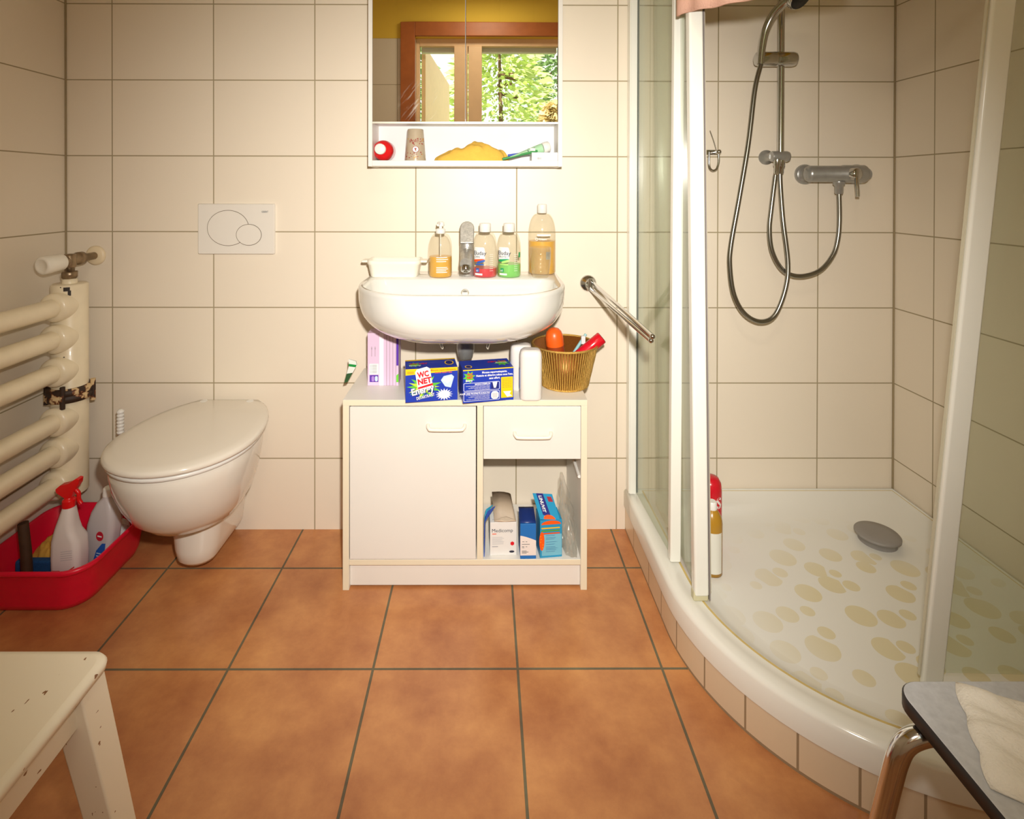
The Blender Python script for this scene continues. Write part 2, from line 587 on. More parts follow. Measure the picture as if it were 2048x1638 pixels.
SEAM = [0.105, 0.262, 0.372, 0.475, 0.583, 0.688, 0.790, 0.890, 0.985, 1.085, 1.19]
t, k = 0.0, 0
cuts = []
for sm_ in SEAM + [dist[-1]]:
    e = sm_ - gw / 2
    n = max(2, int((e - t) / 0.012))
    cuts.append((t, e, RTILE, n))
    if sm_ < dist[-1]:
        cuts.append((e, sm_ + gw / 2, RGR, 1))
    t = sm_ + gw / 2
for a, b2, m_, n in cuts:
    for i in range(n):
        p, q = on_line(a + (b2 - a) * i / n), on_line(a + (b2 - a) * (i + 1) / n)
        rs.add([(p.x, p.y, 0.006), (q.x, q.y, 0.006), (q.x, q.y, 0.079), (p.x, p.y, 0.079)], [(0, 1, 2, 3)], m_, True)
        rs.add([(p.x, p.y, 0.0), (q.x, q.y, 0.0), (q.x, q.y, 0.006), (p.x, p.y, 0.006)], [(0, 1, 2, 3)], RGR, True)
rs.build('tiled_riser', tray)
dc = atz(1755, 1072, 0.128)
MB().lathe([(0.048, -0.014), (0.048, 0.002), (0.052, 0.003), (0.0570, 0.004), (0.0575, 0.009), (0.055, 0.012), (0.03, 0.0135), (0.001, 0.0135)], (dc.x, dc.y, 0.1265), P('grey_drain_plastic', (150, 145, 140), 0.5, var=0.08), seg=48).build('drain_cover', tray)
# ------------------------------------------------------------------ shower enclosure
WPROF = P('white_lacquered_profile', (238, 238, 228), 0.2, var=0.01)
SEAL = P('grey_rubber_seal', (140, 132, 128), 0.5)
SGLASS = clear('shower_glass', (246, 249, 244), body=0.075, rough=0.03, body_rgb=(206, 210, 194), gloss=0.10)
enc = thing('shower_enclosure', 'white framed glass shower enclosure with two sliding doors on the curved tray', 'shower enclosure', (0.95, -0.45, 0.137))
def slab(mb, p0, p1, q0, q1, th, mat):
    """sheet between bottom edge p0-p1 and top edge q0-q1, th thick along its normal"""
    p0, p1, q0, q1 = map(Vector, (p0, p1, q0, q1))
    n = (p1 - p0).cross(q0 - p0).normalized() * th / 2
    v = [p0 - n, p1 - n, q1 - n, q0 - n, p0 + n, p1 + n, q1 + n, q0 + n]
    mb.add(v, [(0, 3, 2, 1), (4, 5, 6, 7), (0, 1, 5, 4), (1, 2, 6, 5), (2, 3, 7, 6), (3, 0, 4, 7)], mat)
    return mb
ZT = 1.93
w = MB()
w.box(0.467, 0.492, -0.034, -0.002, 0.137, ZT, WPROF)
w.box(0.470, 0.489, -0.037, -0.034, 0.137, ZT, WPROF)
w.build('wall_profile', enc, bevel=0.003)
fx = MB()
slab(fx, (0.493, -0.030, 0.142), (0.503, -0.345, 0.142), (0.493, -0.030, ZT), (0.500, -0.345, ZT), 0.005, SGLASS)
fxo = fx.build('fixed_glass_panel', enc)
fp = MB()
slab(fp, (0.4905, -0.354, 0.139), (0.5195, -0.354, 0.139), (0.4975, -0.354, ZT), (0.526, -0.354, ZT), 0.022, WPROF)
fp.build('fixed_panel_profile', fxo, bevel=0.004)
MB().box(0.4925, 0.4965, -0.037, -0.03, 0.142, ZT, P('dark_gasket', (60, 74, 76), 0.4)).build('gasket', fxo)
# left sliding door, its lower end unhooked and swung inwards
ld = MB()
slab(ld, (0.505, -0.483, 0.146), (0.541, -0.483, 0.146), (0.481, -0.483, ZT - .01), (0.516, -0.483, ZT - .01), 0.026, WPROF)
ldo = ld.build('sliding_door', enc, bevel=0.006)
lg = MB()
slab(lg, (0.523, -0.470, 0.150), (0.531, -0.12, 0.150), (0.509, -0.470, ZT - .02), (0.518, -0.12, ZT - .02), 0.005, SGLASS)
lg.build('door_glass', ldo)
ls = MB()
slab(ls, (0.5415, -0.480, 0.137), (0.551, -0.476, 0.145), (0.5165, -0.480, ZT - .02), (0.525, -0.476, ZT - .02), 0.006, P('clear_seal', (206, 200, 176), 0.3))
slab(ls, (0.5412, -0.490, 0.137), (0.5442, -0.490, 0.137), (0.5165, -0.490, ZT - .02), (0.519, -0.490, ZT - .02), 0.008, SEAL)
ls.build('door_seal', ldo)
MB().box(0.503, 0.540, -0.494, -0.474, 0.134, 0.158, P('yellowed_end_cap', (206, 200, 164), 0.5)).build('end_cap', ldo, bevel=0.004)
# right sliding door, leaning inwards towards its foot
rd = MB()
XD = 0.900
yb, ytp = -0.712, -0.902
def yl(z):
    return yb + (ytp - yb) * (z - 0.15) / (1.92 - 0.15)
slab(rd, (XD - .021, yl(.118), .118), (XD + .021, yl(.118), .118), (XD - .021, yl(1.9), 1.9), (XD + .021, yl(1.9), 1.9), 0.012, WPROF)
rdo = rd.build('sliding_door', enc, bevel=0.005)
rg = MB()
slab(rg, (XD + .020, yl(.16), .16), (1.27, yl(.16) - .01, .16), (XD + .020, yl(1.9), 1.9), (1.27, yl(1.9) + .015, 1.9), 0.005, SGLASS)
rg.build('door_glass', rdo)
r2 = MB()
slab(r2, (XD - .0245, yl(.15) + .004, .15), (XD - .0215, yl(.15) + .004, .15), (XD - .0245, yl(1.9) + .004, 1.9), (XD - .0215, yl(1.9) + .004, 1.9), 0.005, P('clear_seal', (206, 200, 176), 0.3))
r2.build('door_seal', rdo)
rf = MB()
slab(rf, (1.02, -0.872, .142), (1.352, -0.872, .142), (1.02, -0.872, ZT), (1.352, -0.872, ZT), 0.005, SGLASS)
rfo = rf.build('fixed_glass_panel', enc)
MB().box(0.992, 1.022, -0.882, -0.862, .138, ZT, WPROF).build('fixed_panel_profile', rfo, bevel=0.004)
tk = MB()
arc = [Vector((x, y, ZT + 0.012)) for x, y in quad_line(0.035)]
tk.tube(arc, 0.016, WPROF, 10)
tk.build('top_track', enc)
# pink towel hung over the top track
PINK = P('pink_terry', (238, 190, 168), 0.95, var=0.08, vscale=30, bump=0.6, bscale=260)
tw = MB()
rows = []
cxq, cyq = TX0 + TR, TY0
hem = [(0, 1.556), (6, 1.552), (16, 1.535), (30, 1.520), (45, 1.514), (60, 1.512)]
def hemz(a):
    for (a0, z0), (a1, z1) in zip(hem, hem[1:]):
        if a <= a1:
            return z0 + (z1 - z0) * (a - a0) / (a1 - a0)
    return hem[-1][1]
for i in range(37):
    a = 5.0 + 50.0 * i / 36
    A = PI + math.radians(a)
    wv = 0.004 * math.sin(i * 0.9)
    prof = []
    zt = ZT + 0.034
    hz = hemz(a - 5)
    for k in range(13):
        z = hz + (zt - 0.02 - hz) * k / 12
        prof.append((TR - 0.035 + 0.022 + wv * (1 - k / 12), z))
    for k in range(1, 6):
        q = PI * k / 6
        prof.append((TR - 0.035 + 0.022 * math.cos(q), zt - 0.02 + 0.022 * math.sin(q)))
    for k in range(9):
        prof.append((TR - 0.035 - 0.022 - 0.5 * wv * k / 8, zt - 0.02 - 0.26 * k / 8))
    rows.append([(cxq + r * math.cos(A), cyq + r * math.sin(A), z) for r, z in prof])
tw.loft(rows, PINK, True, False, False, False)
to = tw.build('towel')
sd = to.modifiers.new('thick', 'SOLIDIFY')
sd.thickness = 0.007
sd.offset = 0
tag(to, 'pink towel hanging over the top of the shower enclosure', 'towel')
# ------------------------------------------------------------------ shower fittings
YB = -0.055
def pb(px, py, y=YB):
    return at(px, py, y)
bar = thing('shower_rail', 'vertical chrome shower rail with hand shower and long hanging hose on tiled wall', 'shower set', at(1561, 318, -0.005))
c0, c1 = pb(1561, 330), pb(1561, -360)
rl = MB()
rl.rod((c0.x, YB, c0.z), (c0.x, YB, 1.98), 0.0105, CHROME)
rl.build('rail_tube', bar)
zb = pb(1548, 313).z
k = MB()
k.turned([(0.024, 0), (0.024, 0.006), (0.013, 0.010), (0.013, 0.046)], (c0.x - 0.020, -0.001, zb), (0, -1, 0), SATIN)
k.turned([(0.016, 0), (0.0175, 0.004), (0.0175, 0.05), (0.015, 0.056), (0.001, 0.057)], (c0.x - 0.030, YB, zb), (1, 0, 0), SATIN)
k.build('lower_bracket', bar)
k = MB()
k.turned([(0.024, 0), (0.024, 0.006), (0.013, 0.010), (0.013, 0.046)], (c0.x, -0.001, 1.95), (0, -1, 0), CHROME)
k.build('upper_bracket', bar)
k = MB()
k.turned([(0.0125, 0), (0.0125, 0.022), (0.009, 0.026), (0.009, 0.040), (0.0075, 0.044)], (c0.x + 0.001, YB, zb - 0.012), (0, 0, -1), CHROME)
k.turned([(0.0105, 0), (0.0105, 0.02), (0.0085, 0.024), (0.0085, 0.042), (0.0075, 0.046)], (c0.x - 0.0165, YB - .012, zb - 0.010), (-.05, 0, -1), CHROME)
k.build('hose_connector', bar)
hz = pb(1553, 117, -0.07).z
h0, h1 = pb(1513, 117, -0.062), pb(1594, 118, -0.062)
k = MB()
k.turned([(0.014, -0.004), (0.021, 0.0), (0.0235, 0.010), (0.0235, 0.058), (0.0225, 0.060), (0.0235, 0.062), (0.0235, 0.115), (0.021, 0.124), (0.012, 0.128)], (h0.x, -0.062, hz), (1, 0, 0), CHROME)
k.build('handset_holder', bar)
hs = MB()
hp = spline([pb(1521, 128, -0.088), pb(1524, 96, -0.090), pb(1531, 62, -0.098), pb(1545, 32, -0.115), pb(1566, 8, -0.14), pb(1585, -8, -0.165)], 6)
hs.tube(hp, lambda u: 0.0105 + 0.004 * u, CHROME, 16)
hd = hs.build('hand_shower', bar)
e = pb(1594, -10, -0.178)
hh = MB()
hh.turned([(0.010, -0.012), (0.034, -0.004), (0.040, 0.006), (0.040, 0.014), (0.037, 0.017)], e, (0.35, -0.55, -0.55), CHROME)
hh.turned([(0.036, 0), (0.035, 0.004), (0.001, 0.005)], e + Vector((0.35, -0.55, -0.55)).normalized() * 0.017, (0.35, -0.55, -0.55), BLACK)
hh.build('spray_head', hd)
HOSE = P('grey_metal_hose', (150, 148, 140), 0.28, 1.0, var=0.06)
q = [(1522, 128, -.088), (1510, 178, -.09), (1497, 286, -.09), (1479, 394, -.09), (1462, 490, -.09), (1460, 535, -.09), (1468, 589, -.09), (1489, 627, -.09), (1520, 643, -.09), (1549, 631, -.088), (1570, 581, -.085), (1576, 527, -.08), (1566, 440, -.07), (1561, 374, -.057), (1560, 348, -.055)]
MB().tube(spline([pb(*a) for a in q], 8), 0.0072, HOSE, 12).build('hose', bar)
mix = thing('shower_mixer', 'chrome single lever shower mixer on the tiled wall', 'shower mixer', at(1665, 348, -0.005))
mz = pb(1665, 348).z
m0 = pb(1616, 348, -0.06)
k = MB()
k.turned([(0.033, 0), (0.033, 0.006), (0.028, 0.012), (0.020, 0.014), (0.020, 0.05)], (at(1608, 348, 0).x, -0.001, mz), (0, -1, 0), SATIN, 32)
k.build('wall_rosette', mix)
k = MB()
k.turned([(0.033, 0), (0.033, 0.006), (0.028, 0.012), (0.020, 0.014), (0.020, 0.05)], (at(1711, 348, 0).x, -0.001, mz), (0, -1, 0), SATIN, 32)
k.build('wall_rosette', mix)
k = MB()
k.turned([(0.012, 0), (0.022, 0.003), (0.0265, 0.012), (0.0265, 0.118), (0.0285, 0.12), (0.0285, 0.186), (0.026, 0.19), (0.001, 0.190)], (m0.x - .008, -0.06, mz), (1, 0, 0), SATIN, 32)
k.build('mixer_body', mix)
k = MB()
kp = at(1708, 347, -0.085)
k.turned([(0.019, -0.02), (0.019, 0.012), (0.016, 0.018), (0.001, 0.019)], (kp.x, -0.085, mz), (0.25, -1, 0), CHROME)
k.tube([(kp.x - .001, -0.098, mz - 0.006), (kp.x - .003, -0.103, mz - 0.03), (kp.x - .004, -0.108, mz - 0.055), (kp.x - .005, -0.110, mz - 0.072)], lambda u: 0.0065 - 0.001 * u, CHROME, 12)
k.build('lever', mix)
k = MB()
op = at(1678, 366, -0.06)
k.turned([(0.017, 0), (0.017, 0.010), (0.0125, 0.014), (0.0125, 0.036), (0.0105, 0.040)], (op.x, -0.06, mz - 0.024), (0, 0, -1), SATIN)
k.build('outlet', mix)
q = [(1551, 350, -.067), (1543, 415, -.07), (1539, 457, -.07), (1543, 498, -.07), (1558, 531, -.07), (1578, 548, -.07), (1607, 552, -.07), (1641, 540, -.068), (1666, 510, -.064), (1676, 477, -.062), (1679, 436, -.06), (1678, 386, -.06)]
MB().tube(spline([pb(*a) for a in q], 8), 0.0072, HOSE, 12).build('hose', mix)
# small chrome hook beside the door
hk = thing('wall_hook', 'small chrome hook with hanging wire loop on shower wall beside door profile', 'hook', at(1432, 305, -0.002))
a = at(1431, 304, -0.03)
k = MB()
k.box(a.x - .022, a.x + .014, -0.012, -0.001, a.z - .008, a.z + .008, CHROME)
k.rod((a.x + .006, -0.012, a.z), (a.x + .006, -0.04, a.z), 0.006, CHROME)
k.ball((a.x + .006, -0.042, a.z), .008, .008, .008, CHROME)
k.build('hook_arm', hk)
k = MB()
k.tube(spline([(a.x + .008, -0.033, a.z + .004), (a.x + .009, -0.034, a.z - .03), (a.x + .002, -0.034, a.z - .055), (a.x - .012, -0.034, a.z - .060), (a.x - .022, -0.034, a.z - .045), (a.x - .022, -0.034, a.z)], 5), 0.0035, CHROME, 10)
k.tube(spline([(a.x + .004, -0.03, a.z), (a.x - .004, -0.03, a.z + .03), (a.x - .018, -0.03, a.z + .07)], 5), 0.0012, CHROME, 8)
k.build('wire_loop', hk)
# bottles standing in the shower behind the left door
AMB = P('amber_shower_gel', (178, 132, 40), 0.25)
sg = thing('shower_gel_bottle', 'amber shower gel bottle with white label on tray behind the left door', 'bottle', (0.601, -0.364, 0.1135))
MB().lathe([(0.020, 0), (0.026, 0.004), (0.026, 0.135), (0.024, 0.150), (0.016, 0.165), (0.011, 0.170)], (0.601, -0.364, 0.1135), AMB).build('body', sg)
MB().lathe([(0.012, 0), (0.012, 0.018), (0.010, 0.02)], (0.601, -0.364, 0.2835), PLAST).build('cap', sg)
MB().patch(-0.028, 0.018, 0.012, 0.118, P('white_label', (228, 226, 214), 0.5), wrap((0.601, -0.364, 0.1135), 0.026), 10, 2).build('label', sg)
rb = thing('shampoo_bottle', 'red bottle with white lettering, behind amber bottle in the shower', 'bottle', (0.639, -0.26, 0.1135))
REDP = P('red_bottle_plastic', (206, 24, 40), 0.25)
MB().lathe([(0.024, 0), (0.030, 0.004), (0.031, 0.10), (0.031, 0.165), (0.029, 0.185), (0.022, 0.198), (0.010, 0.202), (0.001, 0.2025)], (0.639, -0.26, 0.1135), REDP).build('body', rb)
kb = MB()
kb.text('S', 0.042, WPRINT, fn=wrap((0.639, -0.26, 0.1135), 0.031), x=0.004, y=0.125, bold=0.02)
kb.build('lettering', rb)
br = MB()
br.tube([(0.672, -0.15, 0.1165), (0.680, -0.12, 0.25), (0.692, -0.085, 0.38)], lambda u: 0.007 + 0.003 * u, P('pale_wood', (196, 164, 112), 0.5, var=0.12), 12)
br.ball((0.693, -0.082, 0.386), 0.010, 0.010, 0.02, P('pale_wood', (196, 164, 112)))
tag(br.build('bath_brush'), 'pale wooden brush handle leaning in the shower corner behind the door', 'brush')
# ------------------------------------------------------------------ mirror cabinet on the wall
mc = thing('mirror_cabinet', 'white wall cabinet with two mirror doors above an open shelf', 'mirror cabinet', (-0.07, -0.055, 1.203))
ya = -0.112
X0, X1 = at(736, 335, ya).x, at(1125, 335, ya).x
zs0, zs1 = at(930, 333, ya).z, at(930, 321, ya).z
zm = at(930, 246, ya).z
MB().box(X0, X0 + .013, ya, -0.002, zs0, 1.92, WHITE).build('side_panel', mc, bevel=0.001)
MB().box(X1 - .014, X1, ya, -0.002, zs0, 1.92, WHITE).build('side_panel', mc, bevel=0.001)
MB().box(X0 + .013, X1 - .014, ya + .001, -0.002, zs0 + .001, zs1, WHITE).build('shelf_board', mc, bevel=0.001)
MB().box(X0 + .013, X1 - .014, ya + .022, -0.008, zm + .001, zm + .015, WHITE).build('cabinet_bottom', mc)
MB().box(X0 + .013, X1 - .014, ya + .02, -0.002, 1.905, 1.92, WHITE).build('cabinet_top', mc)
MB().box(X0 + .013, X1 - .014, -0.008, -0.002, zs1, 1.905, P('white_back_board', (226, 226, 226), 0.5)).build('back_panel', mc)
mirr = bpy.data.materials.new('mirror_silvering')
mirr.use_nodes = True
nt = mirr.node_tree
N, L = nt.nodes, nt.links
b = N['Principled BSDF']
b.inputs['Metallic'].default_value = 1.0
b.inputs['Roughness'].default_value = 0.0
b.inputs['Base Color'].default_value = (0.96, 0.96, 0.94, 1)
# wiped limescale smear on the lower left of the mirror
g = N.new('ShaderNodeNewGeometry')
mp = N.new('ShaderNodeMapping')
mp.inputs['Rotation'].default_value = (0, math.radians(-52), 0)
mp.vector_type = 'TEXTURE'
mp.inputs['Scale'].default_value = (0.09, 1, 0.010)
L.new(g.outputs['Position'], mp.inputs[0])
n = N.new('ShaderNodeTexNoise')
n.inputs['Scale'].default_value = 1.0
n.inputs['Detail'].default_value = 5
L.new(mp.outputs[0], n.inputs['Vector'])
dv = N.new('ShaderNodeVectorMath')
dv.operation = 'DISTANCE'
sm0 = at(838, 205, ya)
dv.inputs[1].default_value = sm0
L.new(g.outputs['Position'], dv.inputs[0])
f1 = N.new('ShaderNodeMapRange')
f1.inputs['From Min'].default_value = 0.015
f1.inputs['From Max'].default_value = 0.075
f1.inputs['To Min'].default_value = 1
f1.inputs['To Max'].default_value = 0
L.new(dv.outputs['Value'], f1.inputs[0])
f2 = N.new('ShaderNodeMapRange')
f2.inputs['From Min'].default_value = 0.55
f2.inputs['From Max'].default_value = 0.66
L.new(n.outputs['Fac'], f2.inputs[0])
mu = N.new('ShaderNodeMath')
mu.operation = 'MULTIPLY'
L.new(f1.outputs[0], mu.inputs[0])
L.new(f2.outputs[0], mu.inputs[1])
ms = N.new('ShaderNodeMixShader')
m3 = N.new('ShaderNodeMath')
m3.operation = 'MULTIPLY'
m3.inputs[1].default_value = 0.45
L.new(mu.outputs[0], m3.inputs[0])
df = N.new('ShaderNodeBsdfDiffuse')
df.inputs[0].default_value = (0.8, 0.76, 0.66, 1)
L.new(m3.outputs[0], ms.inputs[0])
L.new(b.outputs[0], ms.inputs[1])
L.new(df.outputs[0], ms.inputs[2])
L.new(ms.outputs[0], N['Material Output'].inputs[0])
xs = at(931, 200, ya).x
for xa, xb in ((X0 + .0135, xs - .0008), (xs + .0008, X1 - .0145)):
    d = MB().box(xa, xb, ya + .006, ya + .020, zm - .002, 1.902, WHITE).build('mirror_door', mc)
    MB().box(xa + .0005, xb - .0005, ya + .001, ya + .0058, zm + .004, 1.901, mirr).build('mirror_glass', d)
    MB().box(xa, xb, ya - .0005, ya + .0055, zm - .002, zm + .0035, P('pale_aluminium', (214, 214, 200), 0.35, 0.6)).build('door_edge', d)
# things on the open shelf
zs = zs1 + .0005
bc = at(767, 298, -0.06)
bz = zs + 0.0335
bt = thing('lying_bottle', 'red round bottle lying on the shelf with its white cap facing out', 'bottle', (bc.x, -0.06, zs))
CRED = P('glossy_red_plastic', (216, 20, 28), 0.15, coat=0.4)
MB().turned([(0.020, 0), (0.030, 0.003), (0.033, 0.012), (0.033, 0.050), (0.031, 0.062), (0.025, 0.072), (0.015, 0.078), (0.012, 0.080)], (bc.x, -0.012, bz), (0, -1, 0), CRED, 36).build('body', bt)
MB().turned([(0.017, 0), (0.017, 0.012), (0.015, 0.014), (0.001, 0.0145)], (bc.x - .003, -0.0905, bz + .002), (0, -1, 0), PLAST, 28).build('cap', bt)
cc = at(831, 300, -0.055)
cu = thing('tumbler', 'beige plastic tumbler with red print standing upside down on the shelf', 'tumbler', (cc.x, -0.055, zs))
CUP = clear('frosted_beige_cup', (226, 214, 190), body=0.72, rough=0.2, body_rgb=(206, 190, 164), gloss=0.05)
hcup = at(831, 259, -0.055).z - zs
MB().lathe([(0.0335, 0), (0.0335, 0.002), (0.0258, hcup - .003), (0.0245, hcup), (0.001, hcup)], (cc.x, -0.055, zs), CUP, 40).build('cup_body', cu)
k = MB()
MRN = P('maroon_print', (150, 52, 44), 0.6, var=0)
def cone(p):
    t = p[1] / hcup
    r = 0.0337 - 0.0077 * t
    a = -PI / 2 + p[0] / 0.030
    return (cc.x + r * math.cos(a), -0.055 + r * math.sin(a), zs + p[1])
for i in range(46):
    u = random.uniform(-.036, .036)
    vv = random.choice([.010, .022, .052, .060, .066]) + random.uniform(-.003, .003)
    ww = random.uniform(.002, .006)
    hh_ = random.uniform(.0015, .004)
    k.patch(u, u + ww, vv, vv + hh_, random.choice([MRN, MRN, P('ochre_print', (206, 160, 76), 0.6, var=0)]), cone, 2, 1)
k.text('SPORT', 0.011, MRN, fn=cone, x=-.018, y=.058, bold=0.02)
pts = [(0.004 + .0105 * math.cos(2 * PI * i / 24), 0.036 + .0105 * math.sin(2 * PI * i / 24), 0) for i in range(24)]
k.poly(pts, MRN, fn=lambda p: tuple(Vector(cone(p)) + Vector((0, -.0002, 0))))
pts = [(0.004 + .009 * math.cos(2 * PI * i / 24), 0.036 + .009 * math.sin(2 * PI * i / 24), 0) for i in range(24)]
k.poly(pts, WPRINT, fn=lambda p: tuple(Vector(cone(p)) + Vector((0, -.0006, 0))))
k.poly([(0.0, .041, 0), (0.004, .030, 0), (0.008, .041, 0), (.004, .0395, 0)], MRN, fn=lambda p: tuple(Vector(cone(p)) + Vector((0, -.0012, 0))))
k.build('print', cu)
# yellow cloth, crumpled
YC = P('yellow_terry', (232, 188, 78), 0.95, var=0.12, vscale=60, bump=0.7, bscale=300)
def heap(name, cx, cy, hx, hy, hz, z0, mat, seed, label, cat, prof=None, nx=46, ny=22):
    rows = []
    k = MB()
    v, f = [], []
    for j in range(ny + 1):
        for i in range(nx + 1):
            u, w = 2 * i / nx - 1, 2 * j / ny - 1
            # square to disc
            x = u * math.sqrt(1 - w * w / 2)
            y = w * math.sqrt(1 - u * u / 2)
            r = min(1, math.hypot(x, y))
            p = (1 - r ** 3.2) ** 0.55 if r < 1 else 0
            s_ = prof(u) if prof else 1
            nn = mnoise.noise(Vector((x * 2.2 + seed, y * 1.6, seed))) * .22 + mnoise.noise(Vector((x * 5 + seed, y * 3 + x * 2, 3.3))) * .16
            edge = 1 + .10 * mnoise.noise(Vector((x * 3, y * 3, seed + 9)))
            v.append((cx + hx * x * edge, cy + hy * y, z0 + max(0.0, hz * p * s_ * (0.82 + nn))))
    for j in range(ny):
        for i in range(nx):
            a_ = j * (nx + 1) + i
            f.append((a_, a_ + 1, a_ + nx + 2, a_ + nx + 1))
    bot = [(x, y, z0) for x, y, z in v]
    o_ = len(v)
    bf = [tuple(reversed([q_ + o_ for q_ in ff])) for ff in f]
    k.add(v + bot, f + bf, mat, True)
    o = k.build(name)
    return tag(o, label, cat)
yc = at(943, 300, -0.06)
heap('cloth', yc.x, -0.058, 0.116, 0.046, 0.066, zs, YC, 4.2, 'crumpled yellow cloth on the open shelf under the mirrors', 'cloth',
     prof=lambda u: 0.62 + 0.38 * min(1, max(0, (u + .75) / .8)) if u < .75 else 1.0)
# white carton, toothbrushes and toothpaste
wb = at(1092, 312, -0.05)
wbt = thing('small_carton', 'small white carton with barcode at the right end of the shelf', 'carton', (wb.x, -0.05, zs))
MB().box(at(1062, 310, -.07).x, at(1113, 310, -.07).x, -0.098, -0.02, zs, zs + .026, P('white_card', (240, 238, 236), 0.5)).build('box_body', wbt, bevel=0.0008)
k = MB()
bx = at(1074, 316, -.098).x
for i in range(12):
    k.box(bx + i * .0013, bx + i * .0013 + random.choice([.0004, .0007, .0009]), -0.0985, -0.098, zs + .004, zs + .010, GREY)
k.build('barcode', wbt)
tp = thing('toothpaste_tube', 'white and pale green toothpaste tube lying at the right end of the shelf', 'toothpaste', (at(1085, 300, -.07).x, -0.07, zs + .026))
p0, p1 = at(1020, 306, -0.088), at(1101, 292, -0.055)
p0.z = zs + .012
p1.z = max(p1.z, zs + .047)
k = MB()
d = (p1 - p0).normalized()
side = Vector((0, 1, 0))
upv = d.cross(side).normalized() * -1
if upv.z < 0:
    upv = -upv
rings = []
PG = P('pale_green_print', (176, 220, 180), 0.35, var=0.05)
for t, wd, th in ((0, .019, .0015), (.15, .0185, .004), (.45, .0175, .010), (.72, .016, .0150), (.80, .016, .0155)):
    c_ = p0.lerp(p1, t)
    rings.append([c_ + side * wd * math.cos(2 * PI * i / 20) + upv * th * math.sin(2 * PI * i / 20) for i in range(20)])
k.loft(rings, PG)
k.build('tube_body', tp)
MB().turned([(0.015, 0), (0.0175, .003), (0.0175, .020), (0.016, .022), (0.001, .0225)], p0.lerp(p1, .80), d, PLAST, 24).build('cap', tp)
k = MB()
Mt = frame(p0.lerp(p1, .45) - side * .0178 + upv * .001, d, upv)
k.text('C', 0.014, INK, M=frame(p0.lerp(p1, .55) - side * .0172 - upv * .002, d, upv), bold=0.03)
k.text('5', 0.010, INK, M=frame(p0.lerp(p1, .42) - side * .0180 - upv * .002, d, upv), bold=0.03)
k.build('lettering', tp)
for (pa, pc, name, label, c1, c2) in (
        ((1005, 314, -.100, .0045), (1075, 303, -.092, .0315), 'toothbrush', 'green and white toothbrush on the shelf under the toothpaste tube', (60, 150, 80), (226, 226, 220)),
        ((1016, 303, -.030, .020), (1068, 300, -.025, .0335), 'toothbrush', 'blue toothbrush beside the yellow cloth on the shelf', (44, 72, 190), (70, 60, 90))):
    a_, b_ = at(*pa[:3]), at(*pc[:3])
    a_.z, b_.z = zs + pa[3], zs + pc[3]
    t_ = thing(name, label, 'toothbrush', a_)
    k = MB()
    k.tube([a_, a_.lerp(b_, .3), a_.lerp(b_, .62), b_], lambda u: 0.0042 - 0.001 * u, P(label[:8] + 'handle', c1, 0.35), 10)
    k.build('handle', t_)
    k = MB()
    e_ = a_.lerp(b_, .86)
    k.box(e_.x - .008, e_.x + .008, e_.y - .004, e_.y + .004, e_.z + .003, e_.z + .012, P(label[:8] + 'bristle', c2, 0.7))
    k.build('bristles', t_)
# ------------------------------------------------------------------ wash basin
ZB = 0.857
bs = thing('wash_basin', 'white ceramic wash basin mounted on the tiled wall above the vanity unit', 'wash basin', (-0.068, -0.2, 0.70))
SX = -0.068
def plan(hw, yb_, yf_, rb_, rf_, z, bow=0.0, n=12):
    pts = []
    for (sx, sy, a0, r_) in ((1, 1, 0, rb_), (-1, 1, PI / 2, rb_), (-1, -1, PI, rf_), (1, -1, 1.5 * PI, rf_)):
        rx = min(r_, hw - .001)
        ry = min(r_, (yb_ - yf_) / 2 - .001)
        cx_ = SX + sx * (hw - rx)
        cy_ = (yb_ - ry) if sy > 0 else (yf_ + ry)
        for i in range(n + 1):
            a = a0 + PI / 2 * i / n
            x, y = cx_ + rx * math.cos(a), cy_ + ry * math.sin(a)
            if sy < 0:
                y -= bow * (1 - ((x - SX) / hw) ** 2)
            pts.append((x, y, z))
    return pts
k = MB()
HW = 0.298
out = []
for i in range(15):
    t = 1 - i / 14
    sc = (1 - t ** 2.9) ** (1 / 2.9) if t < 1 else 0.02
    sc = max(sc, 0.06)
    z = ZB - 0.012 - 0.153 * t
    yf_ = -0.10 - (0.40 - 0.10) * sc ** .8
    out.append(plan(HW * sc, -0.004, yf_, 0.02 + .02 * (1 - sc), 0.19 * sc, z, 0.028 * sc))
out += [plan(HW, -0.004, -0.40, .03, .19, ZB - .006, .028), plan(HW - .003, -0.005, -0.397, .03, .188, ZB - .001, .028), plan(HW - .008, -0.007, -0.392, .03, .185, ZB, .028),
        plan(HW - .022, -0.148, -0.380, .035, .17, ZB - .001, .026), plan(HW - .027, -0.151, -0.376, .04, .165, ZB - .006, .026),
        plan(HW - .034, -0.157, -0.368, .05, .16, ZB - .035, .024), plan(HW - .06, -0.170, -0.345, .06, .15, ZB - .075, .02),
        plan(HW - .12, -0.195, -0.305, .05, .10, ZB - .100, .01), plan(HW - .22, -0.22, -0.28, .02, .03, ZB - .107, 0)]
k.loft(out, CERAM)
k.build('bowl', bs)
ov = at(930, 586, -0.156)
k = MB()
ring = []
k.turned([(0.0065, 0), (0.0125, -.001), (0.0125, .003), (0.0105, .0045), (0.0085, .003), (0.0080, 0)], (ov.x, -0.1565, ov.z), (0, -1, 0.12), P('overflow_ring', (176, 170, 154), 0.25), 28)
k.turned([(0.008, 0), (0.001, 0.0001)], (ov.x, -0.1590, ov.z), (0, -1, 0.12), P('overflow_hole', (120, 114, 100), 0.6), 20)
k.build('overflow', bs)
k = MB()
wpx = at(931, 700, -0.125).x
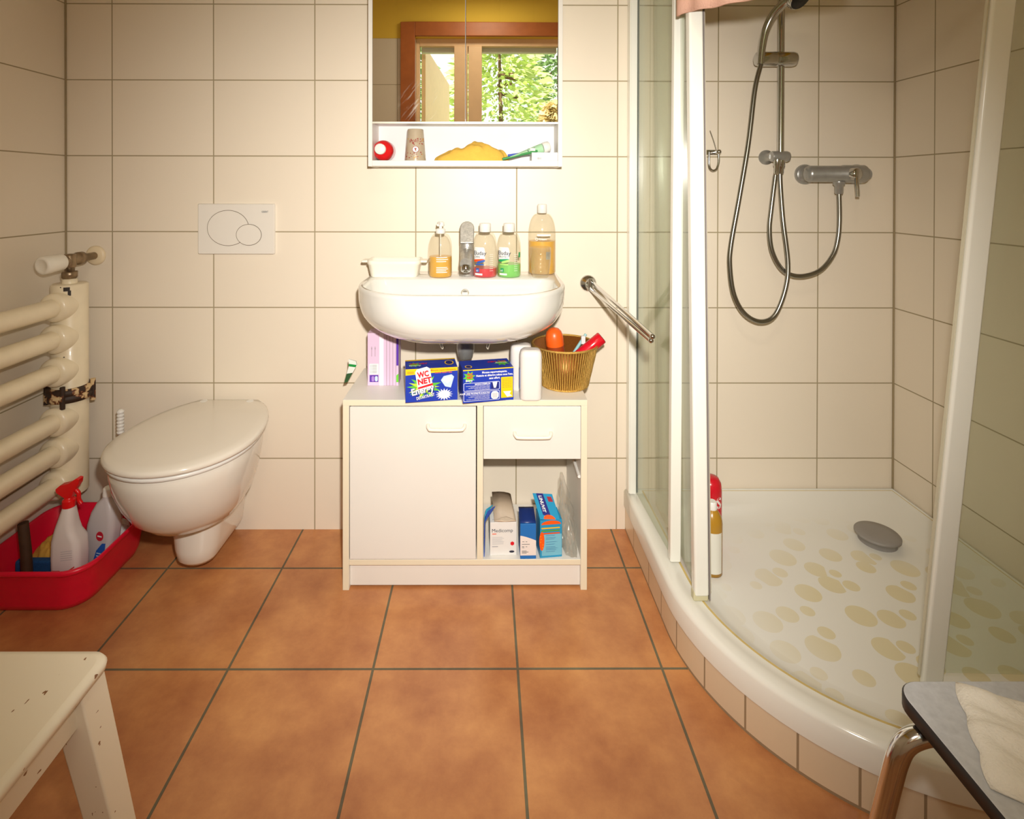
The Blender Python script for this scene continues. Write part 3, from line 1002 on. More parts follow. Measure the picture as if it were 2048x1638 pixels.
k.turned([(0.029, 0), (0.0285, .02), (0.0275, .02), (0.0275, .10), (0.022, .125), (0.016, .13), (0.001, .13)], (wpx, -0.125, 0.735), (0, 0, -1), SATIN, 28)
k.tube(spline([(wpx, -0.12, 0.630), (wpx, -0.09, 0.622), (wpx, -0.05, 0.630), (wpx, -0.004, 0.635)], 6), 0.015, SATIN)
k.build('siphon', bs)
for (xa, xb) in ((868, 884), (988, 976)):
    a_, b_ = at(xa, 690, -0.12), at(xb, 735, -0.06)
    MB().tube(spline([(a_.x, -0.12, 0.735), (a_.x, -0.118, 0.70), (b_.x, -0.09, 0.64), (b_.x, -0.03, 0.61), (b_.x, -0.004, 0.605)], 6), 0.0055, CHROME, 10).build('supply_pipe', bs)
# single lever tap
tx = at(934, 556, -0.094)
tap = thing('basin_tap', 'chrome single lever tap with limescale at the back of the wash basin', 'tap', (tx.x, -0.094, ZB))
LS = P('limescaled_tap', (176, 174, 168), 0.3, 0.55, var=0.35, vscale=120, bump=0.35, bscale=350)
k = MB()
k.lathe([(0.024, 0), (0.025, 0.003), (0.0235, 0.012), (0.0225, 0.09), (0.0225, .105), (0.020, .108)], (tx.x, -0.094, ZB), LS, 32)
k.build('tap_body', tap)
k = MB()
k.tube(spline([(tx.x, -0.10, ZB + .070), (tx.x, -0.15, ZB + .064), (tx.x, -0.205, ZB + .052)], 6), lambda u: 0.0195 - .002 * u, LS, 20)
k.turned([(0.0135, 0), (0.0150, .002), (0.0150, .016), (0.012, .018), (0.009, .017), (0.001, .012)], (tx.x, -0.196, ZB + .045), (0, -.55, -1), CHROME, 24)
k.build('spout', tap)
lv = MB()
pts = []
for i in range(13):
    a = PI * i / 12
    pts.append((0.0225 * math.cos(a), 0.050 + 0.0225 * math.sin(a)))
ol = [(0.0215, 0.0)] + pts + [(-0.0215, 0.0)]
Ml = frame((tx.x, -0.112, ZB + .100), (1, 0, 0), (0, 0.42, 1))
lv.loft([[(x, y, 0) for x, y in ol], [(x, y, 0.010) for x, y in ol]], LS, False, True, True, True, Ml)
lv.build('lever', tap, bevel=0.003)
# ---- bottles on the basin
CLB = clear('clear_bottle', (250, 249, 244), body=0.06, rough=0.05, body_rgb=(220, 216, 200), gloss=0.12)
def liquid(name, rgb):
    return clear(name, tuple(int(c + (255 - c) * .62) for c in rgb), body=0.68, rough=0.1, body_rgb=rgb, gloss=0.04)
def fill_profile(prof, top, inset=0.0012):
    """the inside of a bottle profile up to a level"""
    r_ = []
    for (a, za), (b2, zb_) in zip(prof, prof[1:]):
        if za <= top:
            r_.append((max(.001, a - inset), max(.002, za)))
        if za <= top < zb_:
            r_.append((max(.001, a + (b2 - a) * (top - za) / (zb_ - za) - inset), top))
    return r_
def bottle(name, label, px, py, y, ztab, wpx_, hpx, neck, level, lc, cat='bottle', shoulder=.62):
    """bottle by its picture: centre px, base py, width and height in pixels at depth y"""
    c_ = at(px, py, y)
    s_ = (y - CAM.y) / F
    R_, H_, nr = wpx_ * s_ / 2, hpx * s_, neck * s_ / 2
    prof = [(R_ * .80, 0), (R_ * .93, .002), (R_, .007), (R_, H_ * shoulder)]
    for i in range(1, 7):
        t = i / 6
        prof.append((nr + (R_ - nr) * math.cos(t * PI / 2) ** .85, H_ * (shoulder + (1 - shoulder) * .93 * math.sin(t * PI / 2))))
    prof.append((nr, H_))
    o = thing(name, label, cat, (c_.x, y, ztab))
    MB().lathe(prof, (c_.x, y, ztab), CLB, 40).build('bottle_body', o)
    if level:
        MB().lathe(fill_profile(prof, level * H_), (c_.x, y, ztab), lc, 40).build('liquid', o)
    return o, Vector((c_.x, y, ztab)), R_, H_, nr, s_
ORL = liquid('orange_soap', (255, 202, 74))
o, c_, R_, H_, nr, s_ = bottle('soap_dispenser', 'clear pump bottle half full of orange soap beside the soap dish', 881, 559, -0.118, ZB, 46, 90, 16, .46, ORL)
k = MB()
k.lathe([(nr * 1.05, 0), (nr * 1.2, .001), (nr * 1.2, .014), (nr * .95, .016), (nr * .4, .017), (nr * .4, .024)], (c_.x, c_.y, c_.z + H_ - .006), PLAST, 28)
k.build('pump_collar', o)
k = MB()
hd_ = c_ + Vector((0, 0, H_ + .017))
k.lathe([(nr * .8, 0), (nr * .95, .002), (nr * .9, .012), (nr * .5, .0145)], hd_, PLAST, 24)
k.tube([hd_ + Vector((0, 0, .009)), hd_ + Vector((-.004, -.016, .009)), hd_ + Vector((-.006, -.026, .005))], .0042, PLAST, 10)
k.build('pump_head', o)
MB().tube([c_ + Vector((0, 0, .01)), c_ + Vector((0, 0, H_))], .0022, P('dip_tube', (232, 228, 214), 0.4), 8).build('dip_tube', o)
k = MB()
for i, v_ in enumerate((.062, .056, .050, .032, .027, .022, .017)):
    k.patch(-.010, .024 + .004 * math.sin(i * 2.1), v_, v_ + .0022, WPRINT, wrap(c_, R_, lift=.0006), 8, 1)
k.build('print', o)
for (px, py, lv_, lc, sub, c1, c2, lab, w_) in (
        (970, 558, .20, liquid('red_mouthwash', (244, 56, 78)), 'CARE', (238, 90, 40), (44, 92, 176), 'clear mouthwash bottle with red liquid beside the tap', 48),
        (1018, 558, .285, liquid('green_mouthwash', (150, 240, 126)), 'PROTECT', (30, 160, 96), (176, 224, 120), 'clear mouthwash bottle with green liquid', 47)):
    o, c_, R_, H_, nr, s_ = bottle('mouthwash_bottle', lab, px, py, -0.112, ZB, w_, 92, 22, lv_, lc, shoulder=.60)
    MB().lathe([(nr * 1.0, 0), (nr * 1.06, .001), (nr * 1.04, .024), (nr * .98, .0265), (.001, .027)], (c_.x, c_.y, c_.z + H_ - .004), PLAST, 32).build('cap', o)
    k = MB()
    W = wrap(c_, R_, lift=.0007)
    u0 = -.030
    # rounded white label on the left of the bottle
    nn = 20
    pts_t = []
    WL = P('white_bottle_label', (244, 244, 240), 0.45, var=0)
    def lab_shape(x0, x1, y0, y1, mat, lift, skew=0.0, r=.30):
        fnl = wrap(c_, R_, lift=lift)
        cols = []
        for i in range(nn + 1):
            u = i / nn
            e_ = min(u, 1 - u) * 2
            rr_ = min(1.0, (e_ / r)) if r else 1
            q_ = 1 - math.sqrt(max(0, 1 - (1 - rr_) ** 2))
            h_ = (y1 - y0) / 2 * (1 - q_ * .75)
            m_ = (y0 + y1) / 2 + skew * (u - .5)
            cols.append((x0 + (x1 - x0) * u, m_ - h_, m_ + h_))
        v_ = [(x, a, 0) for x, a, b2 in cols] + [(x, b2, 0) for x, a, b2 in cols]
        f_ = [(i, i + 1, nn + 2 + i, nn + 1 + i) for i in range(nn)]
        k.add(v_, f_, mat, True, None, fnl)
    lab_shape(-.040, .000, .050, .094, WL, .0006)
    lab_shape(-.040, -.001, .050, .058, P('label_' + sub, c1, 0.45, var=0), .0009, .004, .5)
    lab_shape(-.026, .000, .047, .054, P('label2_' + sub, c2, 0.45, var=0), .0011, .007, .5)
    k.text('Eluday', .0165, INK, fn=wrap(c_, R_, lift=.0014), x=-.039, y=.071, bold=.012)
    k.text(sub, .0085, INK, fn=wrap(c_, R_, lift=.0014), x=-.036, y=.062)
    k.patch(-.032, -.004, .0395, .0435, P('label2_' + sub, c2), wrap(c_, R_, lift=.0008), 8, 1)
    k.patch(-.030, -.018, .018, .030, P('label_' + sub + 'b', c1 if sub == 'PROTECT' else c2, 0.45, var=0), wrap(c_, R_, lift=.0008), 5, 1)
    k.text('n1', .009, WPRINT, fn=wrap(c_, R_, lift=.0012), x=-.029, y=.020, bold=.02)
    k.patch(-.034, -.008, .009, .0145, WPRINT, wrap(c_, R_, lift=.0008), 8, 1)
    for i in range(9):
        k.patch(.014, .026, .022 + i * .0062, .0228 + i * .0062, WPRINT, wrap(c_, R_, lift=.0008), 4, 1)
    if sub == 'PROTECT':
        k.patch(.031, .041, .062, .078, P('label_' + sub, c1), wrap(c_, R_, lift=.0008), 4, 1)
    k.build('printed_label', o)
o, c_, R_, H_, nr, s_ = bottle('bath_bottle', 'tall clear bottle half full of orange liquid, tallest on the basin', 1084, 551, -0.050, ZB, 54, 124, 17, .53, ORL, shoulder=.63)
MB().lathe([(nr * 1.0, 0), (nr * 1.12, .001), (nr * 1.10, .026), (nr * 1.0, .0285), (.001, .029)], (c_.x, c_.y, c_.z + H_ - .005), PLAST, 28).build('cap', o)
k = MB()
k.patch(-.020, .024, .124, .129, WPRINT, wrap(c_, R_, lift=.0008), 8, 1)
k.text('O', .014, WPRINT, fn=wrap(c_, R_, lift=.0008), x=-.027, y=.109, bold=.01)
k.text('Kream', .009, WPRINT, fn=wrap(c_, R_, lift=.0008), x=-.014, y=.111, bold=.015)
k.patch(.008, .024, .050, .074, P('barcode_grey', (176, 168, 152), 0.5, var=0), wrap(c_, R_, lift=.0008), 5, 1)
for i in range(9):
    k.patch(.0095 + i * .0015, .0102 + i * .0015, .060, .073, GREY, wrap(c_, R_, lift=.0010), 1, 1)
k.build('print', o)
tc_ = at(1081, 560, -0.129)
gl = MB()
gl.lathe([(0.019, 0), (0.0225, .001), (0.0265, .010), (0.031, .045), (0.0325, .094), (0.0315, .094), (0.030, .045), (0.0255, .012), (0.018, .005), (0.001, .005)],
         (tc_.x, -0.129, ZB), clear('tumbler_glass', (252, 252, 250), body=0.04, rough=0.02, body_rgb=(240, 240, 232), gloss=0.14), 40)
tag(gl.build('drinking_glass'), 'clear drinking glass standing in front of the tall orange bottle', 'glass')
# soap dish
dx0, dx1 = at(738, 555, -.095).x, at(843, 555, -.095).x
dcx = (dx0 + dx1) / 2
dish = thing('soap_dish', 'white plastic soap dish with side handles at the left of the basin', 'soap dish', (dcx, -0.095, ZB))
hd2 = at(790, 518, -.10).z - ZB
hwd = (dx1 - dx0) / 2
k = MB()
def dr(sx, sy, r_, z):
    return rrect(dcx, -0.092, hwd * sx, 0.044 * sy, r_, ZB + z)
k.loft([dr(.84, .86, .015, 0), dr(.88, .90, .018, .002), dr(.97, .97, .02, hd2 * .72), dr(1.0, 1.0, .02, hd2 * .76), dr(1.0, 1.0, .02, hd2), dr(.96, .95, .018, hd2), dr(.93, .92, .018, hd2 * .7), dr(.82, .82, .015, .004)], P('cream_dish_plastic', (242, 238, 222), 0.25, var=0.02))
k.build('tray', dish)
for sg_ in (-1, 1):
    k = MB()
    xh = dcx + sg_ * hwd
    k.box(min(xh - sg_ * .003, xh + sg_ * .020), max(xh - sg_ * .003, xh + sg_ * .020), -0.115, -0.069, ZB + hd2 - .010, ZB + hd2 - .002, P('cream_dish_plastic', (242, 238, 222)))
    k.build('handle', dish, bevel=0.0035)
# ------------------------------------------------------------------ vanity unit
VY = -0.2744
VS = (VY - CAM.y) / F
def vx(px):
    return (px - PX) * VS
VX0, VX1, VT = -0.4000, 0.2870, 0.5365
va = thing('vanity_unit', 'white vanity unit with door, drawer and open compartment under the wash basin', 'vanity unit', ((VX0 + VX1) / 2, VY / 2, 0))
ED = MB()
def panel(name, x0, x1, y0, y1, z0, z1, parent=va, front=True, mat=WHITE, bev=0.0012):
    k = MB()
    k.box(x0, x1, y0, y1, z0, z1, mat)
    o = k.build(name, parent, bevel=bev)
    if front:                                          # cream edge banding on the front edge
        o.data.materials.append(WEDGE)
        for p in o.data.polygons:
            if p.normal.y < -.9:
                p.material_index = 1
    return o
panel('side_panel', VX0, VX0 + .018, VY, -0.004, 0, VT - .0165)
panel('side_panel', VX1 - .018, VX1, VY, -0.004, 0, VT - .0165)
panel('top_board', VX0, VX1, VY - .001, -0.004, VT - .0165, VT)
XA, XB = vx(959.5), vx(972)
panel('divider', XA, XB, VY, -0.006, .0865, VT - .0165)
panel('bottom_shelf', VX0 + .018, VX1 - .018, VY + .0005, -0.006, .0705, .0865)
panel('plinth', VX0 + .018, VX1 - .018, VY + .012, VY + .026, .006, .0705, front=False)
def bow(mb, xa, xb, z, yf, mat):
    """D-shaped bow handle standing on a front at depth yf"""
    pts = [(xa + .004, yf + .001, z + .007), (xa + .004, yf - .009, z + .006), (xa + .008, yf - .016, z + .003), (xa + .018, yf - .018, z)]
    pts += [(xb - .018, yf - .018, z), (xb - .008, yf - .016, z + .003), (xb - .004, yf - .009, z + .006), (xb - .004, yf + .001, z + .007)]
    mb.tube(spline(pts, 5), 0.0048, mat, 12)
HANDLE = P('cream_handle', (240, 232, 216), 0.3, var=0)
dr_ = panel('door', VX0 + .0205, vx(957.5), VY - .002, VY + .014, .0892, VT - .0195, front=False)
k = MB()
bow(k, vx(859), vx(938), at(898, 859.5, VY - .018).z, VY - .002, HANDLE)
k.build('handle', dr_)
dw = panel('drawer', XB + .001, VX1 - .019, VY - .002, VY + .014, at(1070, 917.5, VY).z, VT - .018, front=False)
k = MB()
bow(k, vx(1032), vx(1110), at(1070, 875, VY - .018).z, VY - .002, HANDLE)
k.build('handle', dw)
k = MB()
k.box(XB + .012, VX1 - .030, VY + .014, -0.03, at(1070, 914, VY).z, at(1070, 911, VY).z, P('drawer_base', (214, 200, 170), 0.5))
k.box(XB + .010, XB + .020, VY + .014, -0.03, at(1070, 914, VY).z, VT - .05, WHITE)
k.box(VX1 - .030, VX1 - .020, VY + .014, -0.03, at(1070, 914, VY).z, VT - .05, WHITE)
k.build('drawer_box', dw)
k = MB()
k.tube([(VX1 - .021, VY + .01, .315), (VX1 - .021, -0.05, .315)], .0045, PLAST, 8)
k.build('runner', va)
# ---- things on the vanity top
TZ0 = VT + .0003
def onv(px, py):
    return atz(px, py, VT)
BLUE = P('blue_carton', (34, 62, 176), 0.35, var=0.03)
NAVY = P('navy_print', (30, 40, 122), 0.4, var=0)
YEP = P('yellow_print', (252, 206, 22), 0.4, var=0)
GRN = P('green_print', (96, 190, 56), 0.5, var=0)
LGRN = P('lime_print', (190, 220, 60), 0.5, var=0)
ORP = P('orange_print', (232, 96, 20), 0.5, var=0)
def carton(name, label, a, bpt, h, depth, mat, cat='carton', group=None):
    """box whose front lower edge runs from a to bpt; returns thing, size, front / top frames"""
    a, bpt = Vector(a), Vector(bpt)
    a.z = bpt.z = a.z
    d = (bpt - a)
    w_ = d.length
    d.normalize()
    back = Vector((-d.y, d.x, 0))
    o = thing(name, label, cat, (a + bpt) / 2 + back * depth / 2, group)
    M = frame(a, d, back)
    MB().box(0, w_, 0, depth, 0, h, mat, M).build('box_body', o, bevel=0.0008)
    fr = frame(a - back * .0004, d, (0, 0, 1))
    tp_ = frame(a + Vector((0, 0, h + .0004)), d, back)
    return o, w_, fr, tp_
def star(cx, cy, r0, r1, n, rot=0.0, sx=1.0):
    return [(cx + sx * (r1 if i % 2 == 0 else r0) * math.cos(rot + PI * i / n), cy + (r1 if i % 2 == 0 else r0) * math.sin(rot + PI * i / n), 0) for i in range(2 * n)]
def L_(z):
    return lambda p: (p[0], p[1], p[2] + z)
def rrp(x0, x1, y0, y1, r_, z=0):
    return rrect((x0 + x1) / 2, (y0 + y1) / 2, (x1 - x0) / 2, (y1 - y0) / 2, r_, z, 5)
a_, b_ = onv(811, 806), onv(915, 799.5)
a_.z = b_.z = TZ0
o, w_, fr, tp_ = carton('descaler_box', 'blue carton with WC NET lettering on a yellow banded front', a_, b_, .0925, .080, BLUE)
H_ = .0925
k = MB()
k.poly([(0, H_ - .017, 0), (w_, H_ - .010, 0), (w_, H_, 0), (0, H_, 0)], YEP, fr)
k.poly(star(w_ * .36, H_ * .45, .016, .034, 9, .3, 1.45), GRN, fr, L_(.0002))
k.poly(star(w_ * .34, H_ * .44, .012, .032, 7, .9, 1.4), LGRN, fr, L_(.0003))
M = fr @ Matrix.Translation((w_ * .36, H_ * .66, .0006)) @ Matrix.Rotation(math.radians(9), 4, 'Z')
k.poly([(-.022, -.024, 0), (.020, -.024, 0), (.020, .028, 0), (.012, .035, 0), (-.016, .033, 0), (-.022, .026, 0)], WPRINT, M)
k.text('WC', .0215, RED, M, L_(.0004), x=-.001, y=.009, align='CENTER', bold=.045, width=.031)
k.text('NET', .0215, RED, M, L_(.0004), x=0, y=-.010, align='CENTER', bold=.045, width=.039)
k.poly([(-.021, -.022, .0004), (.021, -.019, .0004), (.021, -.013, .0004), (-.021, -.017, .0004)], RED, M)
M = fr @ Matrix.Translation((w_ * .12, H_ * .205, .0010)) @ Matrix.Rotation(math.radians(11), 4, 'Z')
k.text('Energy', .026, NAVY, M, x=.001, y=-.001, bold=.06, width=.066)
k.text('Energy', .026, WPRINT, M, L_(.0003), bold=.03, width=.064)
k.text('DETARTRANT', .0115, NAVY, M, x=.010, y=-.0155, bold=.05, width=.052)
k.text('DETARTRANT', .0115, WPRINT, M, L_(.0003), x=.0105, y=-.0150, bold=.02, width=.051)
# bowl and foam pictures
bc_ = Vector((w_ * .80, H_ * .58, 0))
k.poly([(bc_.x - .018, bc_.y + .004, .0004), (bc_.x - .006, bc_.y - .014, .0004), (bc_.x + .010, bc_.y - .018, .0004), (bc_.x + .019, bc_.y + .012, .0004), (bc_.x + .012, bc_.y + .019, .0004), (bc_.x - .010, bc_.y + .015, .0004)], P('pale_blue_print', (200, 220, 236), 0.4, var=0), fr)
k.poly([(bc_.x - .012, bc_.y + .004, .0006), (bc_.x + .000, bc_.y - .006, .0006), (bc_.x + .013, bc_.y + .005, .0006), (bc_.x + .010, bc_.y + .013, .0006), (bc_.x - .006, bc_.y + .011, .0006)], WPRINT, fr)
k.poly(star(w_ * .74, H_ * .19, .010, .017, 16, 0, 1.45), WPRINT, fr, L_(.0005))
k.text('Mousse supernettoyante', .0062, ORP, fr, L_(.0006), x=w_ * .48, y=H_ - .0078, bold=.02, width=w_ * .49)
k.text("meme sous l'eau", .0062, ORP, fr, L_(.0006), x=w_ * .56, y=H_ - .0148, bold=.02, width=w_ * .33)
k.poly(rrp(w_ * .03, w_ * .16, H_ - .013, H_ - .0065, .003, .0005), P('amber_print', (246, 170, 30), 0.4, var=0), fr)
k.build('printed_front', o)
k = MB()
k.poly([(0, .070, 0), (w_, .070, 0), (w_, .080, 0), (0, .080, 0)], YEP, tp_)
k.poly(star(w_ * .18, .034, .010, .022, 8, .2), GRN, tp_, L_(.0002))
k.text('WC NET', .013, RED, tp_, L_(.0006), x=w_ * .08, y=.036, bold=.04)
k.text('Energy', .012, WPRINT, tp_, L_(.0006), x=w_ * .07, y=.022, bold=.03)
k.text('SUPERNETTOYANT', .009, P('dim_blue_print', (120, 130, 200), 0.5, var=0), tp_, L_(.0004), x=w_ * .45, y=.045, width=w_ * .3)
k.poly([(w_ * .86 + .013 * math.cos(i * PI / 12), .04 + .02 * math.sin(i * PI / 12), .0004) for i in range(24)], YEP, tp_)
k.poly([(w_ * .86 + .010 * math.cos(i * PI / 12), .04 + .016 * math.sin(i * PI / 12), .0006) for i in range(24)], NAVY, tp_)
k.build('printed_top', o)
a_, b_ = onv(926, 807.5), onv(1027, 799.5)
a_.z = b_.z = TZ0
o, w_, fr, tp_ = carton('descaler_box', 'blue carton turned back side out, with small white instructions and yellow panel', a_, b_, .0925, .080, BLUE)
k = MB()
k.poly([(0, H_ - .003, 0), (w_, H_ - .003, 0), (w_, H_, 0), (0, H_, 0)], YEP, fr)
k.poly(star(w_ * .12, H_ * .78, .010, .018, 8, .2), GRN, fr, L_(.0002))
k.text('WC', .009, RED, fr, L_(.0006), x=w_ * .08, y=H_ * .82, bold=.05)
k.text('NET', .009, RED, fr, L_(.0006), x=w_ * .075, y=H_ * .73, bold=.05)
k.text('Energy', .007, WPRINT, fr, L_(.0008), x=w_ * .05, y=H_ * .65, bold=.04)
for i, t_ in enumerate(('Mousse supernettoyante.', 'Nettoie et détartre même sous l’eau,', 'sans effort.')):
    k.text(t_, .0078, WPRINT, fr, L_(.0006), x=w_ * .62, y=H_ - .0125 - .0085 * i, align='CENTER', bold=.03, width=(w_ * .50, w_ * .73, w_ * .22)[i])
for (y0, y1, ttl) in ((.033, .0555, 'MODE D’EMPLOI'), (.005, .0305, 'POUR UNE PROPRETÉ JUSQU’AU')):
    k.poly(rrp(w_ * .01, w_ * .72, y0, y1, .003, .0003), WPRINT, fr)
    k.poly(rrp(w_ * .018, w_ * .712, y0 + .001, y1 - .001, .0025, .0005), BLUE, fr)
    k.text(ttl, .0058, WPRINT, fr, L_(.0008), x=w_ * .53, y=y1 - .0065, align='RIGHT', bold=.03)
    for i in range(5):
        k.text('Introduire un sachet dans la cuvette et laisser', .0036, WPRINT, fr, L_(.0008), x=w_ * .525, y=y1 - .0095 - .0031 * i, align='RIGHT', width=w_ * (.47, .38, .42, .30, .46)[i])
    k.poly(rrp(w_ * .55, w_ * .70, y0 + .002, y1 - .002, .008 if y0 < .02 else .002, .0008), WPRINT if y0 < .02 else NAVY, fr)
k.poly([(w_ * .575, .056, .0012), (w_ * .59, .046, .0012), (w_ * .605, .038, .0012), (w_ * .645, .038, .0012), (w_ * .66, .046, .0012), (w_ * .675, .056, .0012)], WPRINT, fr)
k.poly([(w_ * .58 + .0, .010, .0012), (w_ * .67, .010, .0012), (w_ * .68, .024, .0012), (w_ * .57, .024, .0012)], P('pale_grey_print', (206, 208, 210), 0.5, var=0), fr)
k.poly(rrp(w_ * .75, w_ * .985, .008, .066, .001, .0004), YEP, fr)
for i in range(6):
    k.text('Danger. Ne pas avaler tenir', .0036, INK, fr, L_(.0007), x=w_ * .77, y=.059 - .0045 * i, width=w_ * .19)
k.poly([(w_ * .79, .026, .0008), (w_ * .95, .026, .0008), (w_ * .92, .018, .0008), (w_ * .97, .012, .0008), (w_ * .87, .010, .0008)], WPRINT, fr)
k.build('printed_front', o)
k = MB()
k.poly(star(w_ * .83, .040, .012, .026, 8, .2), GRN, tp_, L_(.0002))
Mr = tp_ @ Matrix.Translation((w_ * .93, .058, .0006)) @ Matrix.Rotation(PI, 4, 'Z')
k.text('WC NET', .014, RED, Mr, bold=.04)
k.text('Energy', .012, WPRINT, Mr, x=0, y=.012, bold=.03)
k.poly([(w_ * .13 + .010 * math.cos(i * PI / 12), .022 + .013 * math.sin(i * PI / 12), .0004) for i in range(24)], YEP, tp_)
k.poly([(w_ * .13 + .007 * math.cos(i * PI / 12), .022 + .010 * math.sin(i * PI / 12), .0006) for i in range(24)], NAVY, tp_)
k.build('printed_top', o)
# lilac carton
a_, b_ = onv(735, 771.5), onv(797, 771)
a_.z = b_.z = TZ0
LIL = P('lilac_carton', (226, 196, 222), 0.45, var=0.04)
o, w_, fr, tp_ = carton('lilac_box', 'lilac carton standing at the left under the wash basin', a_, b_, .158, .055, LIL)
PUR = P('purple_print', (92, 46, 168), 0.45, var=0)
k = MB()
k.poly([(w_ * .38, 0, .0), (w_ * .52, 0, 0), (w_ * .52, .158, 0), (w_ * .38, .158, 0)], P('pale_lilac_print', (246, 232, 246), 0.5, var=0), fr)
for i, u in enumerate((.60, .70, .80, .90)):
    k.poly([(w_ * u, .0, .0001), (w_ * u + .003, .0, .0001), (w_ * u + .003, .158, .0001), (w_ * u, .158, .0001)], P('grey_lilac_print', (196, 170, 190), 0.5, var=0), fr)
k.poly([(w_ * .93, .0, .0002), (w_, 0, .0002), (w_, .056, .0002), (w_ * .93, .056, .0002)], LIL, fr)
k.poly([(w_ * .93, .010, .0004), (w_, .010, .0004), (w_, .036, .0004), (w_ * .93, .030, .0004)], P('vivid_green_print', (110, 214, 50), 0.5, var=0), fr)
k.poly([(w_ * .93, .060, .0003), (w_, .060, .0003), (w_, .158, .0003), (w_ * .93, .158, .0003)], PUR, fr)
k.poly([(w_ * .06, .034, .0003), (w_ * .36, .034, .0003), (w_ * .36, .066, .0003), (w_ * .06, .066, .0003)], WPRINT, fr)
for i in range(6):
    k.poly([(w_ * .15, .038 + .0045 * i, .0005), (w_ * .30, .038 + .0045 * i, .0005), (w_ * .30, .0392 + .0045 * i, .0005), (w_ * .15, .0392 + .0045 * i, .0005)], GREY, fr)
    k.poly([(w_ * .10, .038 + .0045 * i, .0005), (w_ * .125, .038 + .0045 * i, .0005), (w_ * .125, .0395 + .0045 * i, .0005), (w_ * .10, .0395 + .0045 * i, .0005)], GREY, fr)
k.poly(rrp(w_ * .07, w_ * .35, .011, .032, .001, .0003), PUR, fr)
k.poly(rrp(w_ * .13, w_ * .22, .013, .029, .004, .0005), P('mid_lilac', (170, 130, 210), 0.5, var=0), fr)
k.poly(rrp(w_ * .24, w_ * .33, .013, .029, .004, .0005), P('pale_blue_print', (200, 220, 236)), fr)
for i in range(2):
    k.poly([(w_ * (.12 + .11 * i), .088, .0004), (w_ * (.15 + .11 * i), .088, .0004), (w_ * (.15 + .11 * i), .118, .0004), (w_ * (.12 + .11 * i), .118, .0004)], P('grey_lilac_print', (196, 170, 190)), fr)
    k.text('T', .008, GREY, fr, L_(.0006), x=w_ * (.11 + .11 * i), y=.108)
k.build('printed_front', o)
# two white rounded plastic bottles
for (px, py, wpx2, hp, lab) in ((1061, 800, 44, 99, 'white round shouldered plastic bottle in front, right of the blue cartons'), (1042, 778, 43, 89, 'white plastic bottle standing behind the front white bottle')):
    c_ = onv(px, py - 4)
    if py < 790:
        c_ = onv(px, 776)
    s_ = (c_.y - CAM.y) / F
    hx, h_ = wpx2 * s_ / 2, hp * s_
    o = thing('plastic_bottle', lab, 'bottle', (c_.x, c_.y, TZ0))
    k = MB()
    def rg_(sc, z):
        return rrect(c_.x, c_.y, hx * sc, .024 * sc, .016 * sc, TZ0 + z)
    k.loft([rg_(.90, 0), rg_(.96, .002), rg_(1, .006), rg_(1, h_ * .86), rg_(.98, h_ * .91), rg_(.90, h_ * .965), rg_(.74, h_ * .993), rg_(.5, h_)], P('translucent_white_plastic', (232, 228, 222), 0.35, var=0.02))
    k.build('bottle_body', o)
    k = MB()
    k.box(c_.x - hx - .0006, c_.x - hx + .0008, c_.y - .013, c_.y + .010, TZ0 + .03, TZ0 + h_ * .62, P('pale_blue_label', (110, 130, 186), 0.5, var=0.2, vscale=120))
    k.build('label', o)
# glittering basket
bcx, bcy = 0.240, -0.150
GOLD = P('gold_thread', (230, 178, 92), 0.28, 0.8, var=0.45, vscale=420, bump=0.8, bscale=700)
GOLD2 = P('dark_gold_thread', (140, 84, 30), 0.35, 0.6, var=0.3, vscale=300)
bk = thing('basket', 'small gold glittering basket at the right end of the vanity top', 'basket', (bcx, bcy, TZ0))
k = MB()
NB = 74
hb_ = .122
rb_, rt_ = .070, .0975
def rim(z):
    return rb_ + (rt_ - rb_) * (z / hb_)
k.lathe([(rb_ - .003, .001), (rt_ - .003, hb_), (rt_ - .0045, hb_), (rb_ - .0045, .004), (.001, .004)], (bcx, bcy, TZ0), GOLD2, 74)
for i in range(NB):
    A = 2 * PI * i / NB
    pts = []
    for j in range(9):
        z = hb_ * j / 8
        r_ = rim(z) + .0007 * math.sin(j * 2.4 + i * 1.7)
        pts.append((bcx + r_ * math.cos(A), bcy + r_ * math.sin(A), TZ0 + .002 + z * .985))
    k.tube(pts, .0027, GOLD, 6)
bkb = k.build('woven_wall', bk)
k = MB()
k.tube([(bcx + rt_ * math.cos(2 * PI * i / 60), bcy + rt_ * math.sin(2 * PI * i / 60), TZ0 + hb_ + .001) for i in range(61)], .0036, GOLD, 8)
k.build('rim', bk)
k = MB()
k.tube([(bcx + rb_ * math.cos(2 * PI * i / 60), bcy + rb_ * math.sin(2 * PI * i / 60), TZ0 + .003) for i in range(61)], .0030, GOLD, 8)
k.build('base_ring', bk)
# in the basket
p0 = Vector((bcx - .020, bcy - .022, TZ0 + .008))
d = Vector((-.10, -.03, 1)).normalized()
ob = thing('deodorant', 'brown bottle with orange dome cap standing in the gold basket', 'bottle', p0)
MB().turned([(.022, 0), (.026, .004), (.0265, .105), (.026, .112), (.0255, .118)], p0, d, P('brown_red_plastic', (150, 62, 26), 0.3, var=0.15, vscale=40)).build('bottle_body', ob)
MB().turned([(.0265, 0), (.0265, .020), (.0255, .030), (.022, .041), (.015, .049), (.007, .052), (.001, .0525)], p0 + d * .118, d, P('orange_cap_plastic', (238, 98, 26), 0.35)).build('cap', ob)
p0, p1 = Vector((bcx - .050, bcy - .030, TZ0 + .060)), at(1196, 681, bcy - .015)
p0 = Vector((bcx - .008, bcy - .010, TZ0 + .045))
d = (p1 - p0).normalized()
ln_ = (p1 - p0).length
p0 = p1 - d * (ln_ + .0)
